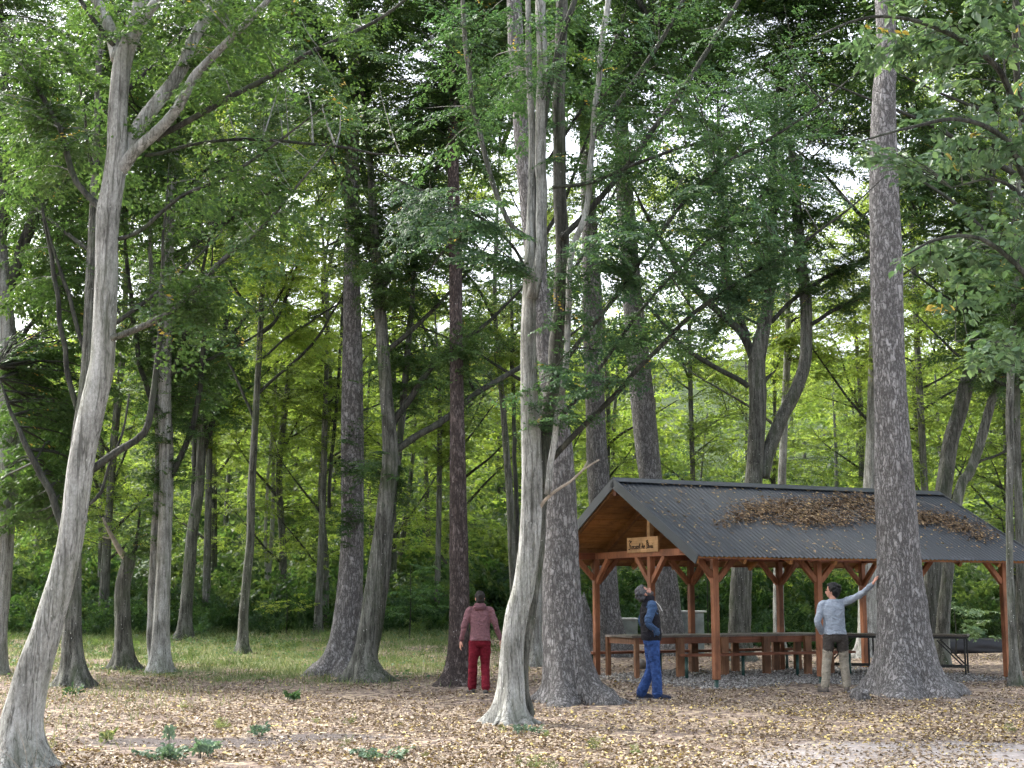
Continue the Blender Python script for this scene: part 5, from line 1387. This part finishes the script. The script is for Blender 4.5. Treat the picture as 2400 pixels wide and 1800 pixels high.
# ------------------------------------------------------------------ people
TMP = bpy.data.scenes.new('workbench')
class Solid:
    """closed shapes that are fused into one continuous surface"""
    def __init__(s): s.v, s.f = [], []
    def _add(s, V, Fl):
        b = len(s.v); s.v += [tuple(p) for p in V]; s.f += [tuple(i + b for i in f) for f in Fl]
    def ell(s, c, r, rot=None, n=14):
        V = []; m = n // 2 + 1
        for i in range(m + 1):
            a = math.pi * i / m
            for j in range(n):
                b = 2 * math.pi * j / n
                p = Vector((r[0] * math.sin(a) * math.cos(b), r[1] * math.sin(a) * math.sin(b), r[2] * math.cos(a)))
                if rot is not None: p = rot @ p
                V.append(p + Vector(c))
        s._add(V, [(i * n + j, (i + 1) * n + j, (i + 1) * n + (j + 1) % n, i * n + (j + 1) % n) for i in range(m) for j in range(n)])
    def chain(s, P, Rr, n=14, flat=None):
        """tapered limb through the points, round at both ends"""
        P = [Vector(p) for p in P]
        Q, r = catmull([tuple(p) for p in P], Rr, .03)
        T = [Vector(q) for q in Q]
        d0 = (T[0] - T[1]).normalized(); d1 = (T[-1] - T[-2]).normalized()
        pts = [T[0] + d0 * r[0] * .7] + T + [T[-1] + d1 * r[-1] * .7]
        rr = [r[0] * .6] + list(r) + [r[-1] * .6]
        V, Fq = tube_np(np.array([tuple(p) for p in pts]), np.array(rr), n)
        s._add(V.tolist(), [tuple(f) for f in Fq.tolist()])
    def loft(s, rings, n=24, pw=2.4):
        """rings: (x, y, z, rx, ry)"""
        Q, _ = catmull([r[:3] for r in rings], [0] * len(rings), .03)
        zs = np.array([r[2] for r in rings]); 
        V = []
        for q in Q:
            o = np.argsort(zs); rx = np.interp(q[2], zs[o], np.array([r[3] for r in rings])[o]); ry = np.interp(q[2], zs[o], np.array([r[4] for r in rings])[o])
            for j in range(n):
                a = 2 * math.pi * j / n; c, si = math.cos(a), math.sin(a)
                V.append((q[0] + rx * math.copysign(abs(c) ** (2 / pw), c), q[1] + ry * math.copysign(abs(si) ** (2 / pw), si), q[2]))
        k = len(Q)
        Fl = [(i * n + j, i * n + (j + 1) % n, (i + 1) * n + (j + 1) % n, (i + 1) * n + j) for i in range(k - 1) for j in range(n)]
        V += [tuple(Q[0]), tuple(Q[-1])]
        Fl += [(k * n, (j + 1) % n, j) for j in range(n)] + [(k * n + 1, (k - 1) * n + j, (k - 1) * n + (j + 1) % n) for j in range(n)]
        s._add(V, Fl)
    def build(s, name, mats, parent, voxel=.009, smooth=4, fold=0.0, fscale=(9, 9, 5), seed=0.0, pick=None, dec=.35):
        me = bpy.data.meshes.new('tmp'); me.from_pydata(s.v, [], s.f)
        bm = bmesh.new(); bm.from_mesh(me); bmesh.ops.recalc_face_normals(bm, faces=bm.faces[:]); bm.to_mesh(me); bm.free()
        t = bpy.data.objects.new('tmp', me); TMP.collection.objects.link(t)
        md = t.modifiers.new('r', 'REMESH'); md.mode = 'VOXEL'; md.voxel_size = voxel; md.use_smooth_shade = True
        sm = t.modifiers.new('s', 'SMOOTH'); sm.iterations = smooth; sm.factor = .5
        if len(s.v) and dec < 1:
            dm = t.modifiers.new('d', 'DECIMATE'); dm.ratio = dec
        vl = TMP.view_layers[0]; vl.update(); dg = vl.depsgraph
        out = bpy.data.meshes.new_from_object(t.evaluated_get(dg)); out.name = name
        bpy.data.objects.remove(t); bpy.data.meshes.remove(me)
        if fold:
            n = len(out.vertices); co = np.empty(n * 3, np.float32); no = np.empty(n * 3, np.float32)
            out.vertices.foreach_get('co', co); out.vertex_normals.foreach_get('vector', no)
            co = co.reshape(-1, 3); no = no.reshape(-1, 3)
            w = np.array([mnoise.noise(Vector((p[0] * fscale[0] + p[2] * 3 + seed, p[1] * fscale[1], p[2] * fscale[2] - p[0] * 4))) + .5 * mnoise.noise(Vector((p[0] * 22 + seed, p[1] * 22, p[2] * 16))) for p in co])
            co = co + no * (fold * w)[:, None]
            out.vertices.foreach_set('co', co.ravel())
        out.polygons.foreach_set('use_smooth', np.ones(len(out.polygons), dtype=bool))
        out.materials.clear()
        for m in mats: out.materials.append(m)
        if pick:
            out.polygons.foreach_set('material_index', np.array([pick(p.center) for p in out.polygons], dtype=np.int32))
        out.update()
        o = bpy.data.objects.new(name, out); link(o, parent); return o

def hand(s, wr, d, nrm, curl, side):
    d = Vector(d).normalized(); nrm = Vector(nrm).normalized(); sd_ = d.cross(nrm).normalized() * side
    nrm = nrm - d * nrm.dot(d); nrm.normalize()
    rot = Matrix((sd_, nrm, d)).transposed()
    wr = Vector(wr)
    s.ell(wr + d * .05, (.041, .017, .056), rot)
    for k, (o, L_) in enumerate(((-.031, .062), (-.011, .078), (.011, .084), (.031, .076))):
        b = wr + d * .095 + sd_ * o
        q = b + (d * math.cos(curl * .6) + nrm * math.sin(curl * .6)) * L_ * .5
        e = q + (d * math.cos(curl * 1.5) + nrm * math.sin(curl * 1.5)) * L_ * .5
        s.chain([b - d * .02, q, e], [.0105, .0095, .008], 8)
    b = wr + d * .03 + sd_ * .034
    s.chain([b, b + d * .035 + sd_ * .028 + nrm * .012, b + d * .068 + sd_ * .03 + nrm * .022], [.013, .0115, .009], 8)

def person(label, loc, rz, sc, pose, mt, extra):
    root = empty('person', loc, rz); root.scale = (sc, sc, sc)
    tag(root, label, 'person')
    hip, kn, an, toe = pose['hip'], pose['knee'], pose['ankle'], pose['toe']
    sh, el, wr = pose['shoulder'], pose['elbow'], pose['wrist']
    by = pose.get('lean', 0.0)
    cx0 = pose.get('shift', (0, 0, 0, 0))                 # sideways offset of pelvis, waist, chest, neck
    px, wx, cx1, nx_ = cx0
    # body: one continuous surface
    b = Solid()
    b.loft([(px, 0, .86, .125, .095), (px, 0, .95, .15, .105), (wx, by * .3, 1.08, .135, .09), (cx1, by * .7, 1.26, .155, .10), (nx_, by, 1.42, .15, .085), (nx_, by, 1.49, .06, .055)])
    for i in (0, 1):
        b.chain([hip[i], kn[i], an[i]], [.085, .055, .04]); 
        a = Vector(an[i]); t = Vector(toe[i]); b.chain([a - Vector((0, 0, .03)), a + t * .08 - Vector((0, 0, .05)), a + t * .16 - Vector((0, 0, .06))], [.036, .032, .025])
        b.chain([sh[i], el[i], wr[i]], [.052, .04, .027])
        hd = pose['hand'][i]; hand(b, wr[i], hd[0], hd[1], hd[2], hd[3])
    nk = Vector((nx_, by, 1.48)); hr = pose['head']      # rotation of the head
    pv = nk + Vector((0, .005, .055))
    b.chain([nk - Vector((0, 0, .04)), pv + hr @ Vector((0, .0, .03))], [.058, .052])
    W = lambda p: pv + hr @ Vector(p)
    b.ell(W((0, -.005, .125)), (.076, .095, .105), hr)
    b.ell(W((0, .04, .065)), (.058, .058, .075), hr)
    b.ell(W((0, .055, .012)), (.036, .034, .028), hr)
    b.chain([W((0, .092, .10)), W((0, .113, .068)), W((0, .104, .056))], [.011, .016, .012], 8)
    for s_ in (-1, 1):
        b.ell(W((s_ * .078, -.005, .085)), (.012, .02, .033), hr); b.ell(W((s_ * .03, .085, .115)), (.024, .012, .009), hr)
    b.ell(W((0, .095, .03)), (.024, .010, .007), hr)
    b.build('body', [mt['skin']], root, .0075, 3)
    for s_ in (-1, 1):
        e = Solid(); e.ell(W((s_ * .031, .088, .097)), (.012, .010, .009), hr, 10); e.build('eye', [mt['eye']], root, .003, 1)
    h = Solid(); hs = pose.get('hair', 1.0)
    h.ell(W((0, -.018, .145)), (.086, .098, .095 * hs), hr); h.ell(W((0, -.052, .075)), (.080, .066, .088 * hs), hr); h.ell(W((0, .045, .19)), (.062, .05, .035), hr)
    for s_ in (-1, 1): h.ell(W((s_ * .074, .012, .13)), (.014, .03, .04), hr)
    if pose.get('curls'):
        for k in range(34):
            a, c = random.uniform(0, 6.28), random.uniform(-.5, 1)
            p = (math.cos(a) * .085 * math.sqrt(1 - c * c * .8), -.045 + math.sin(a) * .075, .11 + c * .085)
            if p[1] < .02 or p[2] > .16: h.ell(W(p), (.028, .028, .026), hr, 8)
    h.build('hair', [mt['hair']], root, .008, 1, .012, (40, 40, 40), pose.get('seed', 0))
    if 'beard' in mt:
        d = Solid(); d.ell(W((0, .062, .008)), (.047, .045, .038), hr); 
        for s_ in (-1, 1): d.ell(W((s_ * .05, .03, .04)), (.014, .03, .045), hr)
        d.build('beard', [mt['beard']], root, .007, 1, .006, (50, 50, 50))
    # trousers
    t = Solid(); lo, g = pose.get('loose', 1.0), pose.get('cuff', .07)
    t.loft([(px, 0, .80, .13 * lo, .115), (px, -.01, .88, .158 * lo, .125), (px, -.005, .96, .156, .116), (wx, 0, 1.0, .148, .106)])
    for i in (0, 1):
        a = Vector(an[i]); k_ = Vector(kn[i]); hp_ = Vector(hip[i])
        t.chain([hp_ + Vector((0, 0, -.02)), hp_.lerp(k_, .5) + Vector((0, -.01, 0)), k_, k_.lerp(a, .55), a + Vector((0, -.01, .0))], [.104 * lo, .093 * lo, .078 * lo, .074 * lo, g])
    t.build('trousers', mt['trousers'] if isinstance(mt['trousers'], list) else [mt['trousers']], root, .011, 2, .010, (10, 10, 7), pose.get('seed', 0), pick=extra.get('pick'))
    # shirt
    s = Solid(); hem = pose.get('hem', .93)
    s.loft([(px, -.008, hem, .186, .146), (px * .6 + wx * .4, -.005, hem + .06, .182, .140), (wx, by * .3, 1.12, .172, .126), (cx1, by * .7, 1.28, .185, .128), (nx_, by * .9, 1.40, .180, .112), (nx_, by, 1.465, .11, .08), (nx_, by, 1.50, .07, .066)])
    for i in (0, 1):
        s.chain([(nx_ * .6 + sh[i][0] * .4, by * .9, 1.42), sh[i], Vector(sh[i]).lerp(Vector(el[i]), .5), el[i], Vector(el[i]).lerp(Vector(wr[i]), .6), Vector(el[i]).lerp(Vector(wr[i]), .97)], [.070, .070, .061, .054, .046, .041])
    s.build('shirt', [mt['shirt']], root, .010, 3, .013, (9, 9, 6), pose.get('seed', 0) + 3)
    # shoes
    for i in (0, 1):
        a = Vector(an[i]); tdir = Vector(toe[i]); f = Solid()
        f.chain([a + Vector((0, 0, .01)), a - tdir * .03 + Vector((0, 0, -.045))], [.052, .046])
        f.chain([a - tdir * .05 + Vector((0, 0, -.052)), a + tdir * .07 + Vector((0, 0, -.048)), a + tdir * .175 + Vector((0, 0, -.058))], [.043, .047, .034])
        o = f.build('shoe', [mt['shoe']], root, .008, 3)
        z0 = min(v.co.z for v in o.data.vertices)
        k = Solid(); k.chain([a - tdir * .055 + Vector((0, 0, -.083)), a + tdir * .07 + Vector((0, 0, -.083)), a + tdir * .18 + Vector((0, 0, -.081))], [.043, .046, .034])
        so = k.build('sole', [mt['sole']], o, .008, 2)
        for v in so.data.vertices: v.co.z = max(min(v.co.z, a.z - .068), a.z - .092)
    return root, W

def cloth(name, col, rough=.9, var=.18, scale=40, bmp=.9):
    m, nt, N, L, b = new_mat(name)
    n1 = tex_noise(N, L, scale, 4, .6, mapping(N, L, (1, 1, 1)))
    mp = mapping(N, L, (5.5, 5.5, 9)); n2 = tex_noise(N, L, 1.0, 3, .55, mp); n2.inputs['Distortion'].default_value = 1.2
    r = ramp(N, [(.3, tuple(c * (1 - var) for c in col)), (.7, tuple(c * (1 + var) for c in col))]); L.new(n1.outputs['Fac'], r.inputs['Fac'])
    r2 = ramp(N, [(.32, (.72, .72, .72)), (.62, (1.12, 1.12, 1.12))]); L.new(n2.outputs['Fac'], r2.inputs['Fac'])
    L.new(mixc(N, L, .6, r.outputs[0], r2.outputs[0], 'MULTIPLY'), b.inputs['Base Color'])
    b.inputs['Roughness'].default_value = rough; b.inputs['Specular IOR Level'].default_value = .15
    bump(N, L, n2.outputs['Fac'], b, bmp, .06)
    return m
SK = plain_mat('skin', (.48, .25, .18), .55, .12, 14, bmp=.03, spec=.35)
EYE_M = plain_mat('eye_dark', (.03, .02, .015), .25, .1, 5, bmp=0)
down = (0, .1, -1)

# man seen from behind between the reddish trunk and the pale hornbeam
Y = ground_depth(1123, 1624); p = at(1124, 1624, Y)
m1, W = person('man in faded maroon hoodie and dark red trousers walking away', (p[0], Y, float(H(p[0], Y))), R(4), .965,
    dict(hip=[(-.095, 0, .9), (.095, 0, .9)], knee=[(-.115, .03, .5), (.10, .03, .5)], ankle=[(-.13, .10, .092), (.10, -.12, .092)], toe=[(-.25, .97, 0), (.12, .99, 0)],
         shoulder=[(-.185, .0, 1.415), (.185, 0, 1.415)], elbow=[(-.275, -.02, 1.14), (.28, -.03, 1.15)], wrist=[(-.325, .05, .90), (.375, .03, .92)],
         hand=[((-.15, .2, -1), (.9, .3, 0), .35, 1), ((.1, .2, -1), (-.9, .3, 0), .4, -1)], head=Matrix.Rotation(R(6), 3, 'Z') @ Matrix.Rotation(R(10), 3, 'X'), hair=.95, loose=1.05, cuff=.082, hem=.90, seed=1.0, lean=.02),
    dict(skin=SK, eye=EYE_M, hair=plain_mat('dark_brown_hair', (.012, .009, .007), .75, .5, 40, bmp=.5), trousers=cloth('dark_red_cloth', (.14, .011, .021)), shirt=cloth('faded_maroon_knit', (.19, .098, .11), var=.22),
         shoe=cloth('grey_trekking_shoe', (.11, .105, .095)), sole=plain_mat('dark_sole', (.03, .03, .03))), {})
hood = Solid(); hood.loft([(0, -.04, 1.40, .06, .03), (0, -.07, 1.44, .105, .055), (0, -.06, 1.49, .115, .075), (0, -.02, 1.535, .095, .085), (0, 0, 1.55, .08, .075)])
hood.build('hood', [cloth('hood_knit', (.15, .075, .086))], m1, .009, 3, .010, (8, 8, 26), 5)

# man in profile looking up
Y = ground_depth(1532, 1640); p = at(1530, 1640, Y)
m2, W = person('man in dark vest and blue jeans looking up with hands in pockets', (p[0], Y, float(H(p[0], Y))), R(-84), 1.03,
    dict(hip=[(-.09, 0, .9), (.09, 0, .9)], knee=[(-.10, .01, .5), (.10, .03, .5)], ankle=[(-.10, -.15, .092), (.10, .06, .092)], toe=[(-.1, 1, 0), (.15, .99, 0)],
         shoulder=[(-.19, -.02, 1.41), (.19, -.02, 1.41)], elbow=[(-.275, -.11, 1.15), (.275, -.11, 1.15)], wrist=[(-.165, .065, 1.0), (.165, .065, 1.0)],
         hand=[((.9, .35, -.4), (.3, -1, 0), .5, 1), ((-.9, .35, -.4), (-.3, -1, 0), .5, -1)], head=Matrix.Rotation(R(52), 3, 'X'), hair=1.05, curls=True, loose=1.02, cuff=.085, hem=.93, seed=6.0, lean=-.04),
    dict(skin=plain_mat('tan_skin', (.40, .20, .14), .55, .12, 14, bmp=.03), eye=EYE_M, hair=plain_mat('grey_curly_hair', (.06, .06, .066), .75, .8, 45, bmp=.6), beard=plain_mat('dark_beard', (.05, .042, .04), .7, .5, 40, bmp=.4),
         trousers=cloth('blue_denim', (.03, .065, .19), var=.4, scale=18), shirt=cloth('blue_marl', (.04, .075, .15), var=.25), shoe=cloth('navy_trainer', (.03, .036, .06)), sole=plain_mat('grey_sole', (.16, .16, .17))), {})
v = Solid()
v.loft([(0, -.01, .89, .185, .148), (0, -.01, .95, .192, .155), (0, -.02, 1.12, .192, .150), (0, -.035, 1.28, .196, .146), (0, -.045, 1.39, .165, .125), (0, -.05, 1.455, .12, .095), (0, -.045, 1.54, .092, .09), (0, -.045, 1.56, .085, .085)])
M_v = cloth('black_vest', (.010, .010, .015), .7, .3, 10, .9)
v.build('vest', [M_v], m2, .011, 3, .010, (6, 6, 13), 2)
for s_, dx in ((1, .10), (1, -.03), (-1, .10)):
    MB().tube([(s_ * .135, dx * .6 - .02, 1.475), (s_ * .175, dx - .01, 1.41), (s_ * .203, dx + .025, 1.33)], .0055, 6).build('piping', plain_mat('pale_piping', (.6, .6, .6), .7, .05, 5, bmp=0), m2)

# man leaning with one arm against the giant spruce
Y = ground_depth(1958, 1622); p = at(1962, 1620, Y)
drk = cloth('dark_taupe_cloth', (.06, .053, .048)); lgt = cloth('beige_trekking_cloth', (.31, .28, .225))
pk = lambda c: 1 if (c.z > .635 + .10 * (c.x * 3) ** 2 and not (c.x > .06 and c.z > .93 and c.y < 0)) else 0
gx3, gy3 = p[0], Y
SC3 = 1.045
hx = (6.10 - gx3) / SC3; hy = (23.98 - gy3) / SC3; hzz = 1.90 / SC3
m3, W = person('man in pale grey jumper leaning one raised arm against the giant spruce', (gx3, gy3, float(H(gx3, gy3))), 0.0, SC3,
    dict(hip=[(-.10, 0, .9), (.10, 0, .9)], knee=[(-.15, .02, .5), (.135, .02, .5)], ankle=[(-.20, -.02, .092), (.155, -.02, .092)], toe=[(-.35, .93, 0), (.25, .96, 0)],
         shoulder=[(-.20, .0, 1.395), (.17, .0, 1.45)], elbow=[(-.285, -.03, 1.13), (hx * .52 + .08, hy * .4, 1.56)], wrist=[(-.20, .11, .94), (hx - .055, hy - .0, hzz - .07)],
         hand=[((.5, .7, -.6), (.8, -.5, 0), .7, 1), ((.45, .1, 1), (1, 0, -.2), .9, -1)], head=Matrix.Rotation(R(62), 3, 'Z') @ Matrix.Rotation(R(0), 3, 'X'), hair=1.05, curls=True, loose=.98, cuff=.068, hem=.925, seed=9.0, shift=(0, -.01, -.02, -.02)),
    dict(skin=SK, eye=EYE_M, hair=plain_mat('black_hair', (.005, .005, .006), .7, .5, 40, bmp=.5), trousers=[lgt, drk], shirt=cloth('pale_blue_grey_marl', (.30, .345, .41), var=.15, scale=30),
         shoe=cloth('taupe_boot', (.15, .13, .115)), sole=plain_mat('boot_sole', (.05, .048, .045))), {'pick': pk})

bpy.data.scenes.remove(TMP)
